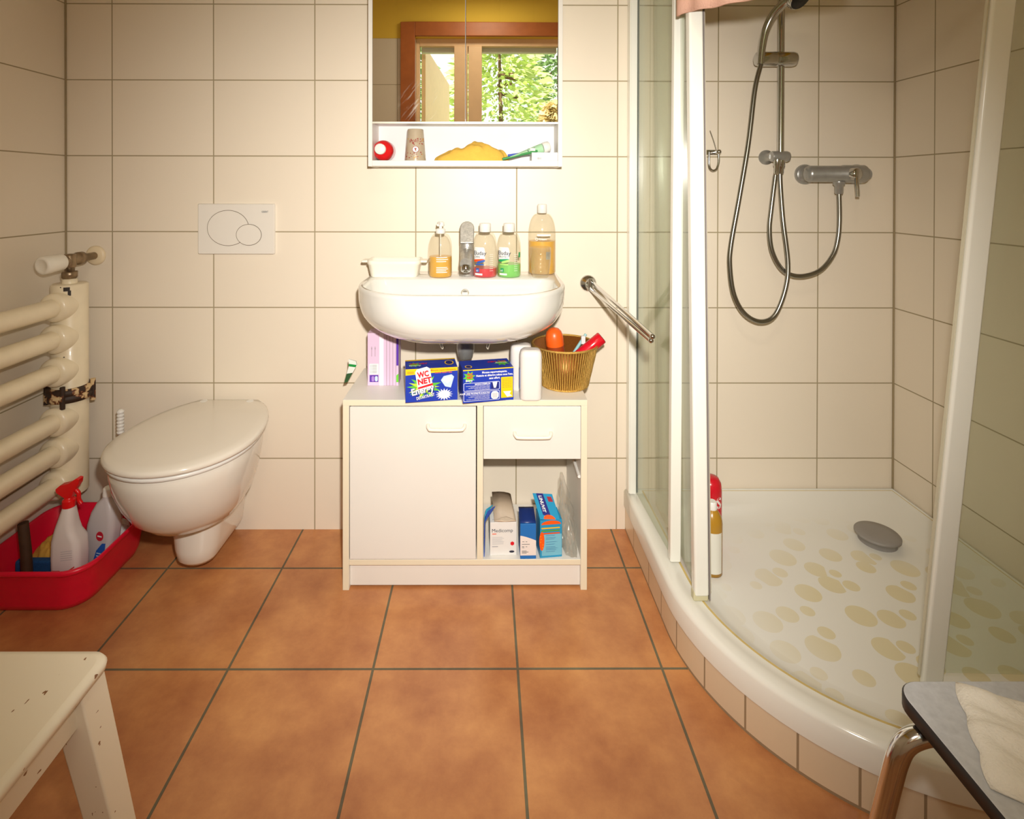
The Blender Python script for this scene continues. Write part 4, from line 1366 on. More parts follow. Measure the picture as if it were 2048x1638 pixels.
rt2 = thing('red_tube', 'red cylindrical tube leaning out of the gold basket', 'tube', p0)
MB().turned([(.016, 0), (.0185, .003), (.0185, ln_ - .03)], p0, d, P('red_tube_plastic', (214, 18, 44), 0.25), 28).build('tube_body', rt2)
k = MB()
k.turned([(.0188, 0), (.0188, .043), (.0165, .0455), (.014, .0445), (.001, .0445)], p0 + d * (ln_ - .03), d, P('red_tube_cap', (206, 14, 34), 0.22), 28)
k.build('cap', rt2)
p0, p1 = Vector((bcx - .002, bcy + .03, TZ0 + .03)), at(1172, 668, bcy + .035)
tb2 = thing('toothbrush', 'pale turquoise toothbrush standing in the gold basket', 'toothbrush', p0)
k = MB()
k.tube([p0, p0.lerp(p1, .5), p0.lerp(p1, .8), p1], lambda u: .0055 - .001 * u, P('pale_turquoise_plastic', (150, 200, 204), 0.3), 10)
k.build('handle', tb2)
k = MB()
e_ = p0.lerp(p1, .86)
k.box(e_.x - .006, e_.x + .006, e_.y - .012, e_.y - .003, e_.z - .012, e_.z + .012, P('white_bristles', (226, 226, 226), 0.7))
k.build('bristles', tb2)
# torn packet corner on the left edge of the top
a_ = onv(706, 790)
sc_ = thing('packet', 'green and white torn packet end on the left back edge of the vanity top', 'packet', (VX0 + .012, -0.14, TZ0))
k = MB()
yq = -0.14
def gp_(px, py):
    p = at(px, py, yq)
    return p
pts = [gp_(681, 801), gp_(690, 768), gp_(690, 754), (gp_(704, 758)), gp_(706, 766), gp_(688, 799)]
zmin = min(p.z for p in pts)
lift_ = TZ0 - zmin + .0005
pts = [p + Vector((.012, 0, lift_)) for p in pts]
WPK = P('white_packet_foil', (226, 230, 222), 0.4)
k.loft([[p + Vector((0, -.003, 0)) for p in pts], [p + Vector((0, .003, 0)) for p in pts]], WPK, False)
k.build('foil', sc_)
k = MB()
fr = [Vector((p.x, yq - .0034, p.z)) for p in pts]
k.poly([fr[1].lerp(fr[2], .0), fr[1].lerp(fr[2], .35), fr[4].lerp(fr[3], .1), fr[4].lerp(fr[5], .12)], P('deep_green_print', (20, 140, 60), 0.45, var=0))
k.build('green_stripe', sc_)
k = MB()
k.poly([fr[0], fr[0].lerp(fr[1], .55), fr[4].lerp(fr[5], .45), fr[5]], P('dark_green_print', (44, 84, 48), 0.45, var=0))
k.build('dark_stripe', sc_)
# ---- things in the open compartment
CZ = .0868
def onc(px, py):
    return atz(px, py, CZ)
WCARD = P('white_carton', (232, 230, 226), 0.45, var=0.02)
a_, b_ = onc(980, 1111), onc(1033, 1109.5)
a_.z = b_.z = CZ
o, w_, fr, tp_ = carton('medicomp_box', 'white carton with Medicomp lettering in the open compartment', a_, b_, .094, .066, WCARD)
k = MB()
k.text('Medicomp', .014, INK, fr, L_(.0003), x=w_ * .06, y=.066, width=w_ * .80)
k.poly([(w_ * .08, .060, .0003), (w_ * .24, .060, .0003), (w_ * .24, .0625, .0003), (w_ * .08, .0625, .0003)], P('salmon_print', (236, 110, 80), 0.5, var=0), fr)
for i in range(7):
    k.poly([(w_ * .08, .052 - i * .0032, .0003), (w_ * random.uniform(.4, .62), .052 - i * .0032, .0003), (w_ * .5, .0512 - i * .0032, .0003), (w_ * .08, .0512 - i * .0032, .0003)], P('pale_grey_text', (176, 176, 180), 0.5, var=0), fr)
k.poly([(w_ * .84 + .006 * math.cos(PI / 6 + i * PI / 3), .033 + .006 * math.sin(PI / 6 + i * PI / 3), .0003) for i in range(6)], RED, fr)
k.poly([(w_ * .82 + .0075 * math.cos(i * PI / 10), .010 + .0032 * math.sin(i * PI / 10), .0003) for i in range(20)], INK, fr)
k.poly([(w_ * .08, .024, .0003), (w_ * .3, .024, .0003), (w_ * .3, .0265, .0003), (w_ * .08, .0265, .0003)], P('pale_grey_text', (176, 176, 180)), fr)
k.build('printed_front', o)
k = MB()
k.poly([(w_ * .76 + .009 * math.cos(i * PI / 10), .014 + .004 * math.sin(i * PI / 10), .0003) for i in range(20)], INK, tp_)
k.text('Medicomp', .007, GREY, tp_, x=w_ * .1, y=.010)
k.build('printed_top', o)
Mb = frame(a_, b_ - a_, Vector((-(b_ - a_).y, (b_ - a_).x, 0)))
# taupe pouch lying on the white carton, leaning back
TAU = P('taupe_paper', (186, 168, 146), 0.6, var=0.06, bump=0.3, bscale=90)
c0_ = Vector((a_.x + .030, a_.y + .026, CZ + .0955))
po = thing('paper_pouch', 'open taupe paper pouch lying on top of the white Medicomp carton', 'pouch', c0_)
k = MB()
x0_, x1_ = a_.x + .012, a_.x + .074
yf_, yr_ = a_.y + .004, a_.y + .080
zq = CZ + .0948
topl = [(x0_, yf_, zq + .003), (x0_ + .02, yf_ + .004, zq + .008), (x0_ + .034, yf_ + .004, zq + .012), (x1_ - .008, yf_ + .002, zq + .006), (x1_, yf_, zq + .003)]
back_ = [(x0_ - .006, yr_, zq + .042), (x0_ + .015, yr_, zq + .043), (x0_ + .030, yr_, zq + .042), (x1_ - .018, yr_, zq + .039), (x1_ - .012, yr_, zq + .036)]
botb = [(x0_ - .006, yr_, zq + .038), (x0_ + .015, yr_, zq + .038), (x0_ + .030, yr_, zq + .038), (x1_ - .018, yr_, zq + .036), (x1_ - .012, yr_, zq + .034)]
botf = [(x0_, yf_, zq + .001), (x0_ + .02, yf_ - .002, zq + .001), (x0_ + .034, yf_ - .002, zq + .001), (x1_ - .008, yf_, zq + .001), (x1_, yf_, zq + .0015)]
k.loft([topl, back_, botb, botf], TAU, True, False, False, False)
pob = k.build('pouch_body', po)
pob.modifiers.new('thick', 'SOLIDIFY').thickness = 0.0008
k = MB()
k.loft([[(x, y - .001, z - .001) for x, y, z in botf], [(x, y - .006, z + .004 + .002 * (i % 2)) for i, (x, y, z) in enumerate(botf)]], P('cream_paper', (226, 206, 178), 0.6), True, False, False, False)
fl = k.build('flap', po)
fl.modifiers.new('thick', 'SOLIDIFY').thickness = 0.0006
# blue packets squeezed in at the left
for i, (x_, rgb, tp2, lab) in enumerate(((-.0015, (30, 84, 196), .016, 'royal blue flat packet standing beside the white Medicomp carton'), (.0005, (60, 176, 216), .002, 'turquoise flat packet squeezed in behind the royal blue packet'))):
    o = thing('flat_packet', lab, 'packet', (XB + .006, a_.y + .02 + .022 * i, CZ))
    k = MB()
    yy0, yy1 = a_.y - .006 + .030 * i, a_.y + .018 + .030 * i
    hz_ = .150 - .012 * i
    xb_ = XB + .0030 + .0004 * i
    zk_ = CZ + .0975
    k.loft([[(x - .0008, y, z), (x + .0008, y, z), (x2 + .0008, y2, z), (x2 - .0008, y2, z)] for x, y, z, x2, y2 in
            ((xb_, yy0, CZ + .0005, xb_ + .002, yy1), (xb_ + .001, yy0, zk_, xb_ + .003, yy1), (xb_ + .006 + tp2 * .30, yy0 + .004, CZ + hz_ - .022, xb_ + .027 + tp2 * .30, yy1 + .004))], P('packet_%d' % i, rgb, 0.35, var=0.08), False)
    k.build('packet_body', o)
# blue and white carton
a_, b_ = onc(1040.5, 1118), onc(1072, 1117.5)
a_.z = b_.z = CZ
MBL = P('mid_blue_carton', (28, 112, 190), 0.4, var=0.03)
o, w_, fr, tp_ = carton('blue_white_box', 'narrow carton with blue wave above a white front, beside the Medicomp carton', a_, b_, .098, .062, MBL)
k = MB()
cv = [(w_ * i / 10, .066 - .014 * (i / 10) ** 1.3, 0) for i in range(11)]
k.poly([(0, .010, 0), (w_, .010, 0)] + list(reversed(cv)), P('off_white_print', (236, 226, 220), 0.5, var=0), fr)
for i, (u, v_, ww) in enumerate(((.12, .048, .14), (.34, .048, .1), (.1, .041, .5), (.1, .034, .15), (.34, .034, .1), (.1, .022, .3), (.1, .019, .42), (.1, .016, .3))):
    k.poly([(w_ * u, v_, .0003), (w_ * (u + ww), v_, .0003), (w_ * (u + ww), v_ + .0016, .0003), (w_ * u, v_ + .0016, .0003)], GREY, fr)
k.text('CE', .0055, GREY, fr, L_(.0003), x=w_ * .1, y=.030)
k.build('printed_front', o)
k = MB()
DB = P('navy_carton', (26, 52, 120), 0.4, var=0.04)
MT = Matrix.Translation(Vector((0, 0, 0)))
fl2 = []
for j in range(7):
    t = j / 6
    fl2.append([tuple(tp_ @ Vector((w_ * u, .004 + .062 * t, .0006 + .010 * math.sin(t * PI * .55)))) for u in (0, .5, 1)])
k.loft(fl2, DB, True, False, False, False)
lid_ = k.build('flap', o)
lid_.modifiers.new('thick', 'SOLIDIFY').thickness = 0.0008
# light blue carton with a pouch
a_, b_ = onc(1080, 1116.5), onc(1124, 1113)
a_.z = b_.z = CZ
CY = P('cyan_carton', (36, 150, 196), 0.35, var=0.05)
o, w_, fr, tp_ = carton('cyan_box', 'cyan carton with orange oval and three coloured stripes in the open compartment', a_, b_, .106, .060, CY)
k = MB()
k.poly(rrp(w_ * .08, w_ * .98, .006, .066, .002, .0002), P('pale_cyan_print', (120, 192, 216), 0.5, var=0), fr)
for i, (cc_, vv) in enumerate((((240, 190, 20), .082), ((90, 160, 40), .0745), ((238, 84, 22), .067))):
    k.poly(rrp(w_ * .06, w_ * .90, vv, vv + .0036, .0015, .0004), P('stripe_%d' % i, cc_, 0.5, var=0), fr)
k.poly([(w_ * .08 + .0075 * math.cos(i * PI / 12), .048 + .0265 * math.sin(i * PI / 12), .0008) for i in range(24)], P('vivid_orange', (246, 92, 16), 0.45, var=0), fr)
for i in range(5):
    k.poly(star(w_ * .08 + random.uniform(-.004, .004), .030 + .008 * i, .001, .0024, 5), P('amber_print', (246, 170, 30)), fr, L_(.0011))
k.poly([(w_ * .5 + w_ * .45 * math.cos(i * PI / 12), .094 + .011 * math.sin(i * PI / 12), .0005) for i in range(13)], P('vivid_orange', (246, 92, 16)), fr)
for i in range(9):
    vv = (.062, .056, .052, .044, .0375, .030, .026, .022, .017)[i]
    k.poly([(w_ * .26, vv, .0005), (w_ * random.uniform(.6, .85), vv, .0005), (w_ * .7, vv + .0011, .0005), (w_ * .26, vv + .0011, .0005)], P('steel_blue_print', (60, 120, 170), 0.5, var=0), fr)
k.build('printed_front', o)
pq = Vector((a_.x + .002, a_.y + .012, CZ + .1068))
o2 = thing('sachet', 'cyan and navy sachet leaning back on top of the cyan carton', 'sachet', pq)
k = MB()
Mq = frame(pq + Vector((-.002, -.010, .0012)), (1, .10, -.10), (-.22, .62, .60))
k.box(0, .058, 0, .070, 0, .0022, CY, Mq)
k.build('foil', o2, bevel=.0006)
k = MB()
k.poly([(.012, .012, .0026), (.034, .008, .0026), (.030, .070, .0026), (.010, .070, .0026)], P('navy_sachet', (36, 40, 126), 0.4, var=0), Mq)
Mt_ = Mq @ Matrix.Translation((.015, .064, .0030)) @ Matrix.Rotation(-PI / 2, 4, 'Z')
k.text('LINUVIT', .013, WPRINT, Mt_, bold=.03, width=.045)
k.poly([(.040, .048, .0026), (.054, .048, .0026), (.052, .062, .0026), (.039, .062, .0026)], P('dark_red_print', (160, 40, 60), 0.5, var=0), Mq)
k.poly([(.028 + .017 * math.cos(i * PI / 12), .001 + .012 * math.sin(i * PI / 12), .0028) for i in range(13)], P('vivid_orange', (246, 92, 16)), Mq)
k.build('print', o2)
# crumpled clear bag at the right
BAG = clear('clear_plastic_film', (248, 248, 246), body=0.07, rough=0.14, body_rgb=(226, 224, 218), gloss=0.5)
ba = onc(1144, 1118)
k = MB()
rings = []
for j in range(22):
    t = j / 21
    z = CZ + .0008 + .218 * t
    hw_ = .024 * (1 - t ** 2.6 * .85) * (.95 + .12 * math.sin(j * 1.3))
    hd_ = .040 * (1 - t * .9) + .001
    cx_ = ba.x + .004 - .028 * t
    rings.append([(min(VX1 - .024, cx_ + hw_ * math.cos(2 * PI * i / 28) * (1 + .30 * mnoise.noise(Vector((i * .9, j * .45, 1))))), ba.y + .045 + hd_ * math.sin(2 * PI * i / 28) * (1 + .38 * mnoise.noise(Vector((i * .8, j * .5, 5)))), z + .006 * mnoise.noise(Vector((i * .5, j * .3, 8))) * min(1, j / 3)) for i in range(28)])
k.loft(rings, BAG, False)
tag(k.build('plastic_bag'), 'crumpled clear plastic bag at the right side of the open compartment', 'bag')
# ------------------------------------------------------------------ towel rail
ry = at(1177, 567, -0.01)
tr_ = thing('towel_rail', 'chrome two-armed swivel towel rail on the wall between basin and shower', 'towel rail', (ry.x, -0.02, ry.z))
k = MB()
k.turned([(.027, 0), (.027, .004), (.024, .009), (.012, .012), (.011, .026)], (ry.x, -0.001, ry.z), (0, -1, 0), CHROME, 32)
k.rod((ry.x + .003, -0.026, ry.z - .020), (ry.x + .003, -0.026, ry.z + .018), .009, CHROME)
k.build('wall_plate', tr_)
e1, e2 = at(1305, 673, -0.600), at(1302, 681, -0.590)
for s0, e_ in ((Vector((ry.x + .010, -0.030, ry.z + .006)), e1), (Vector((ry.x + .002, -0.030, ry.z - .014)), e2)):
    k = MB()
    k.tube([s0, s0.lerp(e_, .5), e_], .0058, CHROME, 14)
    k.ball(e_, .0064, .0064, .0064, CHROME, 12, 8)
    k.build('arm', tr_)
# ------------------------------------------------------------------ toilet
TCX = -0.838
WCR = P('toilet_ceramic', (232, 226, 214), 0.08, var=0.015, coat=0.4)
wc = thing('toilet', 'white wall hung toilet with closed lid beside the radiator', 'toilet', (TCX, -0.25, 0.05))
def egg(hw, yc, lf, lb, yback, z, n=48, p=2.0):
    """egg-shaped ring: widest at yc, front reach lf, back half-length lb cut off at yback"""
    pts = []
    for i in range(n):
        a = 2 * PI * i / n
        c, s_ = math.cos(a), math.sin(a)
        x = TCX + hw * math.copysign(abs(c) ** (2 / p), c)
        y = yc + (lb if s_ > 0 else lf) * math.copysign(abs(s_) ** (2 / p), s_)
        if y > yback:
            # flatten the back: keep the width the ellipse has at the cut
            y = yback
        pts.append((x, y, z))
    return pts
k = MB()
k.loft([egg(.185, -.265, .200, .285, -.016, .4185), egg(.1935, -.265, .2085, .290, -.014, .4205), egg(.196, -.265, .212, .292, -.013, .426), egg(.1945, -.265, .2105, .291, -.014, .4325),
        egg(.188, -.265, .2045, .287, -.016, .4365), egg(.165, -.265, .182, .262, -.03, .4395), egg(.09, -.265, .10, .15, -.1, .4405), egg(.01, -.265, .01, .01, -.1, .4408)], P('toilet_lid_plastic', (232, 224, 210), 0.14, var=0.01))
k.build('lid', wc)
k = MB()
k.loft([egg(.178, -.265, .195, .280, -.02, .4055), egg(.188, -.265, .205, .286, -.018, .408), egg(.188, -.265, .205, .286, -.018, .417), egg(.18, -.265, .197, .28, -.02, .418)], PLAST)
k.build('seat', wc)
for sg_ in (-1, 1):
    k = MB()
    k.rod((TCX + sg_ * .075, -0.035, .405), (TCX + sg_ * .075, -0.035, .440), .011, PLAST)
    k.build('hinge', wc)
k = MB()
R_ = [egg(.181, -.262, .197, .262, -.002, .4050), egg(.184, -.262, .200, .264, -.002, .398), egg(.182, -.262, .198, .264, -.002, .370), egg(.176, -.260, .191, .262, -.002, .335),
      egg(.164, -.255, .177, .256, -.002, .290), egg(.146, -.246, .156, .246, -.002, .245), egg(.120, -.234, .126, .228, -.002, .208), egg(.090, -.215, .088, .205, -.002, .190), egg(.05, -.19, .04, .18, -.002, .183)]
k.loft(R_, WCR)
k.loft([[(TCX + sx * (.084 - .022 * t) * (1 - .0 * abs(v_)), 0, 0) for sx, v_ in ((0, 0),)] for t in (0,)] * 0 or [
    rrect(TCX, -0.132, .076, .130, .06, .235), rrect(TCX, -0.134, .070, .131, .06, .16), rrect(TCX, -0.134, .061, .131, .055, .095), rrect(TCX, -0.132, .055, .127, .05, .064), rrect(TCX, -0.128, .046, .117, .042, .050), rrect(TCX, -0.12, .026, .07, .022, .047)], WCR)
k.build('bowl', wc)
fpl = thing('flush_plate', 'white wall flush plate with two overlapping oval buttons above the toilet', 'flush plate', at(475, 500, -.006))
a_, b_ = at(399, 507.5, 0), at(551, 407.5, 0)
k = MB()
cxp, czp = (a_.x + b_.x) / 2, (a_.z + b_.z) / 2
hwp, hhp = (b_.x - a_.x) / 2, (b_.z - a_.z) / 2
def xz(ring, y):
    return [(x, y, z) for x, z, _ in ring]
FPW = P('flush_plate_plastic', (230, 224, 214), 0.25, var=0.01)
k.loft([xz(rrect(cxp, czp, hwp, hhp, .004, 0), -.0005), xz(rrect(cxp, czp, hwp, hhp, .004, 0), -.009), xz(rrect(cxp, czp, hwp - .002, hhp - .002, .004, 0), -.0115)], FPW)
k.build('plate', fpl)
def oval(px, py, rx, ry, y):
    c = at(px, py, 0)
    s_ = -CAM.y / F
    return [(c.x + rx * s_ * math.cos(2 * PI * i / 56), y, c.z + ry * s_ * math.sin(2 * PI * i / 56)) for i in range(56)]
GAP = P('button_gap', (112, 98, 80), 0.7, var=0)
for (px, py, rx, ry, y0) in ((459.5, 455.5, 41.5, 35.5, -.0116), (501, 469, 25.3, 21.3, -.0127)):
    k = MB()
    k.loft([oval(px, py, rx, ry, y0), oval(px, py, rx, ry, y0 - .0004)], GAP, False)
    k.loft([oval(px, py, rx - .9, ry - .9, y0 - .0004), oval(px, py, rx - 1.0, ry - 1.0, y0 - .0010)], FPW, False)
    k.build('button', fpl)
k = MB()
k.text('GEBERIT', .0085, GREY, frame((at(526, 424, 0).x, -.0119, at(526, 425, 0).z), (1, 0, 0), (0, 0, 1)), bold=.02, width=.022)
k.build('imprint', fpl)
# ------------------------------------------------------------------ radiator
IVO = P('ivory_radiator_paint', (238, 224, 194), 0.32, var=0.10, vscale=22, coat=0.2)
# chipped flange: paint over rusty iron
RUST = bpy.data.materials.new('chipped_rusty_iron')
RUST.use_nodes = True
nt = RUST.node_tree
N, L = nt.nodes, nt.links
b = N['Principled BSDF']
tcn = N.new('ShaderNodeNewGeometry')
n1 = N.new('ShaderNodeTexNoise')
n1.inputs['Scale'].default_value = 42
n1.inputs['Detail'].default_value = 6
L.new(tcn.outputs['Position'], n1.inputs['Vector'])
cr = N.new('ShaderNodeValToRGB')
cr.color_ramp.elements[0].position = 0.50
cr.color_ramp.elements[0].color = lin((52, 34, 22)) + (1,)
cr.color_ramp.elements[1].position = 0.58
cr.color_ramp.elements[1].color = lin((214, 186, 140)) + (1,)
e = cr.color_ramp.elements.new(0.54)
e.color = lin((120, 62, 28)) + (1,)
L.new(n1.outputs['Fac'], cr.inputs[0])
L.new(cr.outputs[0], b.inputs['Base Color'])
b.inputs['Roughness'].default_value = 0.6
rad_ = thing('radiator', 'ivory painted old tubular radiator with a chipped rusty flange along the left wall', 'radiator', (-1.283, -0.6, 0.195))
HX, HY, HR = -1.2835, -0.115, 0.0475
ztop = at(149, 566, HY).z
k = MB()
k.lathe([(HR, 0), (HR, ztop - .195 - .004), (HR - .004, ztop - .195), (.001, ztop - .195)], (HX, HY, .195), IVO, 40)
k.lathe([(.020, 0), (.020, .014), (.001, .014)], (HX, HY, ztop), IVO, 24)
k.build('header_pipe', rad_)
k = MB()
k.lathe([(HR, 0), (HR, ztop - .195), (.001, ztop - .195)], (HX, -1.30, .195), IVO, 32)
k.build('header_pipe', rad_)
zf = at(150, 782, HY).z
k = MB()
k.lathe([(HR + .002, -.021), (.060, -.019), (.0615, -.004), (.0585, -.001), (.0585, .001), (.0615, .004), (.060, .018), (HR + .003, .021)], (HX, HY, zf), RUST, 40)
for A in (20, 110, 200, 290):
    k.rod((HX + .060 * math.cos(math.radians(A)), HY + .060 * math.sin(math.radians(A)), zf - .034), (HX + .060 * math.cos(math.radians(A)), HY + .060 * math.sin(math.radians(A)), zf + .032), .0075, RUST, seg=6)
k.build('flange', rad_)
for py in (614, 677, 743, 841, 903, 967):
    z = at(126, py, -0.163).z
    k = MB()
    k.rod((HX, HY - .03, z), (HX, -1.285, z), .0275, IVO, seg=28)
    pp = k.build('pipe', rad_)
    k = MB()
    k.turned([(.043, 0), (.043, .044), (.041, .050), (.034, .054), (.030, .055)], (HX, HY - .018, z), (0, -1, 0), IVO, 36)
    k.build('collar', pp)
CH = P('bare_metal_chip', (44, 34, 26), 0.6, var=0.2)
for (A, z, w_, h_) in ((-62, ztop - .012, .016, .012), (-54, ztop - .024, .008, .016), (-78, .70, .003, .003), (-70, .62, .004, .003), (-66, .60, .003, .004), (-80, .83, .003, .003)):
    k = MB()
    k.patch(-w_ / 2, w_ / 2, -h_ / 2, h_ / 2, CH, wrap((HX, HY, z), HR, math.radians(A)), 4, 2)
    k.build('paint_chip', rad_)
# thermostat valve
BRA = P('tarnished_brass', (150, 130, 104), 0.35, 0.8, var=0.25, vscale=90)
k = MB()
k.lathe([(.019, .012), (.019, .016), (.0225, .018), (.0225, .034), (.0205, .036), (.014, .037), (.014, .056)], (HX, HY, ztop), BRA, 6)
zv = at(150, 521, HY).z
k.lathe([(.016, -.020), (.018, -.012), (.018, .016), (.014, .020), (.001, .021)], (HX, HY, zv), BRA, 24)
k.turned([(.017, 0), (.017, .03), (.020, .032), (.020, .05), (.012, .052), (.012, .112)], (HX, HY, zv + .002), (0, 1, 0), BRA, 24)
k.rod((HX, HY, zv), (HX, HY - .035, zv), .014, BRA)
k.build('valve', rad_)
k = MB()
k.turned([(.032, 0), (.032, .004), (.026, .009), (.013, .010)], (HX, -.001, zv + .002), (0, -1, 0), P('ivory_rosette', (232, 214, 180), 0.4), 28)
k.build('rosette', rad_)
k = MB()
k.turned([(.0235, 0), (.0255, .004), (.0260, .030), (.0270, .044), (.0270, .060), (.0245, .064), (.018, .0645), (.0175, .0640), (.001, .0640)], (HX - .001, HY - .030, zv), (-.16, -1, -.06), P('white_thermostat_plastic', (236, 230, 216), 0.3), 32)
k.build('thermostat_knob', rad_)
# ------------------------------------------------------------------ red tub and what is in it
REDT = P('red_tub_plastic', (238, 18, 56), 0.32, var=0.10, vscale=30)
ux0, ux1, uy0, uy1 = -1.378, -1.055, -0.372, -0.045
ucx, ucy, uhx, uhy = (ux0 + ux1) / 2, (uy0 + uy1) / 2, (ux1 - ux0) / 2, (uy1 - uy0) / 2
TH = .118
tub = thing('plastic_tub', 'red plastic tub of cleaning things on the floor under the radiator', 'tub', (ucx, ucy, 0))
k = MB()
def ur(i, z, r_=.065):
    return rrect(ucx, ucy, uhx - i, uhy - i, r_, z, 8)
k.loft([ur(.030, 0), ur(.024, .003), ur(.018, .02), ur(.009, TH - .016), ur(.008, TH - .014), ur(.001, TH - .012), ur(0, TH - .006), ur(.001, TH), ur(.006, TH + .001), ur(.010, TH - .004), ur(.021, .02), ur(.032, .006), ur(.06, .0055)], REDT)
k.build('tub_wall', tub)
zt_ = .0060
# spray bottle
sx_, sy_ = at(140, 1100, -0.275).x, -0.275
SPW = P('white_spray_plastic', (232, 224, 220), 0.35)
sp = thing('spray_bottle', 'white spray bottle with red trigger head standing in the red tub', 'spray bottle', (sx_, sy_, zt_))
k = MB()
def sr(hx, hy, z, dx=0, r_=.018):
    return rrect(sx_ + dx, sy_, hx, hy, min(r_, hx - .001, hy - .001), zt_ + z, 6)
k.loft([sr(.036, .024, 0), sr(.040, .028, .004), sr(.041, .029, .10, .000), sr(.039, .028, .145, -.001), sr(.030, .026, .165, -.006), sr(.025, .024, .185, -.006), sr(.021, .021, .205, -.004), sr(.0165, .0165, .228, -.002, .016), sr(.0135, .0135, .236, -.002, .013)], SPW)
k.build('bottle_body', sp)
REDK = P('red_trigger_plastic', (232, 20, 26), 0.28)
k = MB()
k.lathe([(.0165, 0), (.0170, .002), (.0165, .020), (.012, .024), (.010, .028)], (sx_ - .002, sy_, zt_ + .232), REDK, 24)
hd_ = Vector((sx_ - .002, sy_, zt_ + .272))
prof = [(-.030, .002), (-.032, .012), (-.020, .022), (.004, .028), (.026, .042), (.034, .040), (.032, .026), (.018, .006), (.012, -.012), (-.006, -.014)]
k.loft([[(hd_.x + x, hd_.y - .010, hd_.z + z) for x, z in prof], [(hd_.x + x, hd_.y + .010, hd_.z + z) for x, z in prof]], REDK, False)
sph = k.build('spray_head', sp, bevel=.004)
k = MB()
k.tube(spline([hd_ + Vector((.014, 0, .010)), hd_ + Vector((.026, 0, -.002)), hd_ + Vector((.027, 0, -.020)), hd_ + Vector((.034, 0, -.032))], 5), .0055, REDK, 10)
k.build('trigger', sph)
k = MB()
Ms = frame((sx_ + .002, sy_ - .0295, zt_ + .04), (1, 0, 0), (0, 0, 1))
k.poly([(-.030, .030, 0), (-.008, .030, 0), (-.008, .0315, 0), (-.030, .0315, 0)], RED, Ms)
k.poly([(-.010, .012, 0), (.032, .040, 0), (.032, .044, 0), (-.010, .016, 0)], P('label_red', (214, 70, 60), 0.5, var=0), Ms)
k.text('G', .014, P('label_red', (214, 70, 60)), Ms, x=-.006, y=-.004)
for i in range(5):
    k.poly([(-.006, .058 + i * .006, 0), (.026, .062 + i * .006, 0), (.026, .063 + i * .006, 0), (-.006, .059 + i * .006, 0)], P('pale_grey_text', (176, 176, 180)), Ms)
k.build('printed_label', sp)
# translucent bottle with blue label
TRB = P('hazy_white_plastic', (206, 200, 200), 0.3, var=0.04)
cbx, cby = at(207, 1090, -0.190).x, -0.190
cb = thing('cleaner_bottle', 'hazy white bottle with blue and red label leaning in the red tub under the toilet', 'bottle', (cbx, cby, zt_))
Mt = Matrix.Translation((cbx - .012, cby, zt_ + .006)) @ Matrix.Rotation(math.radians(7), 4, 'Y') @ Matrix.Rotation(math.radians(-8), 4, 'Z')
k = MB()
k.loft([rrect(0, 0, .041, .022, .014, 0), rrect(0, 0, .044, .024, .016, .004), rrect(0, 0, .044, .024, .016, .125), rrect(0, 0, .038, .022, .016, .160), rrect(0, 0, .026, .018, .016, .190), rrect(0, 0, .013, .013, .012, .205), rrect(0, 0, .0125, .0125, .012, .215)], TRB, M=Mt)
k.build('bottle_body', cb)
k = MB()
Mf = Mt @ frame((0, -.0245, 0), (1, 0, 0), (0, 0, 1))
k.poly([(-.004, .022, 0), (.031, .020, 0), (.031, .088, 0), (.020, .086, 0), (.004, .062, 0)], P('blue_label', (34, 96, 190), 0.4, var=0), Mf)
k.poly([(.010 + .012 * math.cos(i * PI / 12), .105 + .014 * math.sin(i * PI / 12), .0003) for i in range(24)], P('label_red', (214, 70, 60)), Mf)
k.poly([(.010 + .0105 * math.cos(i * PI / 12), .105 + .0125 * math.sin(i * PI / 12), .0005) for i in range(24)], P('crimson_print', (196, 20, 50), 0.5, var=0), Mf)
k.poly([(.003, .103, .0008), (.017, .103, .0008), (.017, .107, .0008), (.003, .107, .0008)], WPRINT, Mf)
for i in range(4):
    k.poly([(.006, .030 + i * .008, .0004), (.028, .030 + i * .008, .0004), (.028, .033 + i * .008, .0004), (.006, .033 + i * .008, .0004)], P('pale_blue_print', (200, 220, 236)), Mf)
k.build('printed_label', cb)
k = MB()
k.lathe([(.0145, 0), (.0145, .020), (.012, .023), (.001, .023)], (0, 0, .212), PLAST, 20, M=Mt)
k.build('cap', cb)
# wooden stick
a_, b_ = at(55, 1170, -0.298), at(46, 1046, -0.298)
a_.z = zt_ + .0405
k = MB()
k.tube([a_, a_.lerp(b_, .5) + Vector((.002, 0, 0)), b_], lambda u: .0135 - .001 * u, P('dark_stained_stick', (70, 48, 30), 0.6, var=0.5, vscale=30), 12)
stk = thing('brush', 'dark wooden stick handle standing upright in the red tub', 'brush', (a_.x, a_.y, zt_))
k.build('handle', stk)
k = MB()
k.box(a_.x - .03, a_.x + .03, a_.y - .02, a_.y + .02, zt_ + .016, zt_ + .041, P('dark_stained_stick', (70, 48, 30)))
k.build('head', stk, bevel=.004)
k = MB()
k.box(a_.x - .028, a_.x + .028, a_.y - .018, a_.y + .018, zt_, zt_ + .016, P('bristle_tan', (160, 130, 84), 0.8))
k.build('bristles', stk)
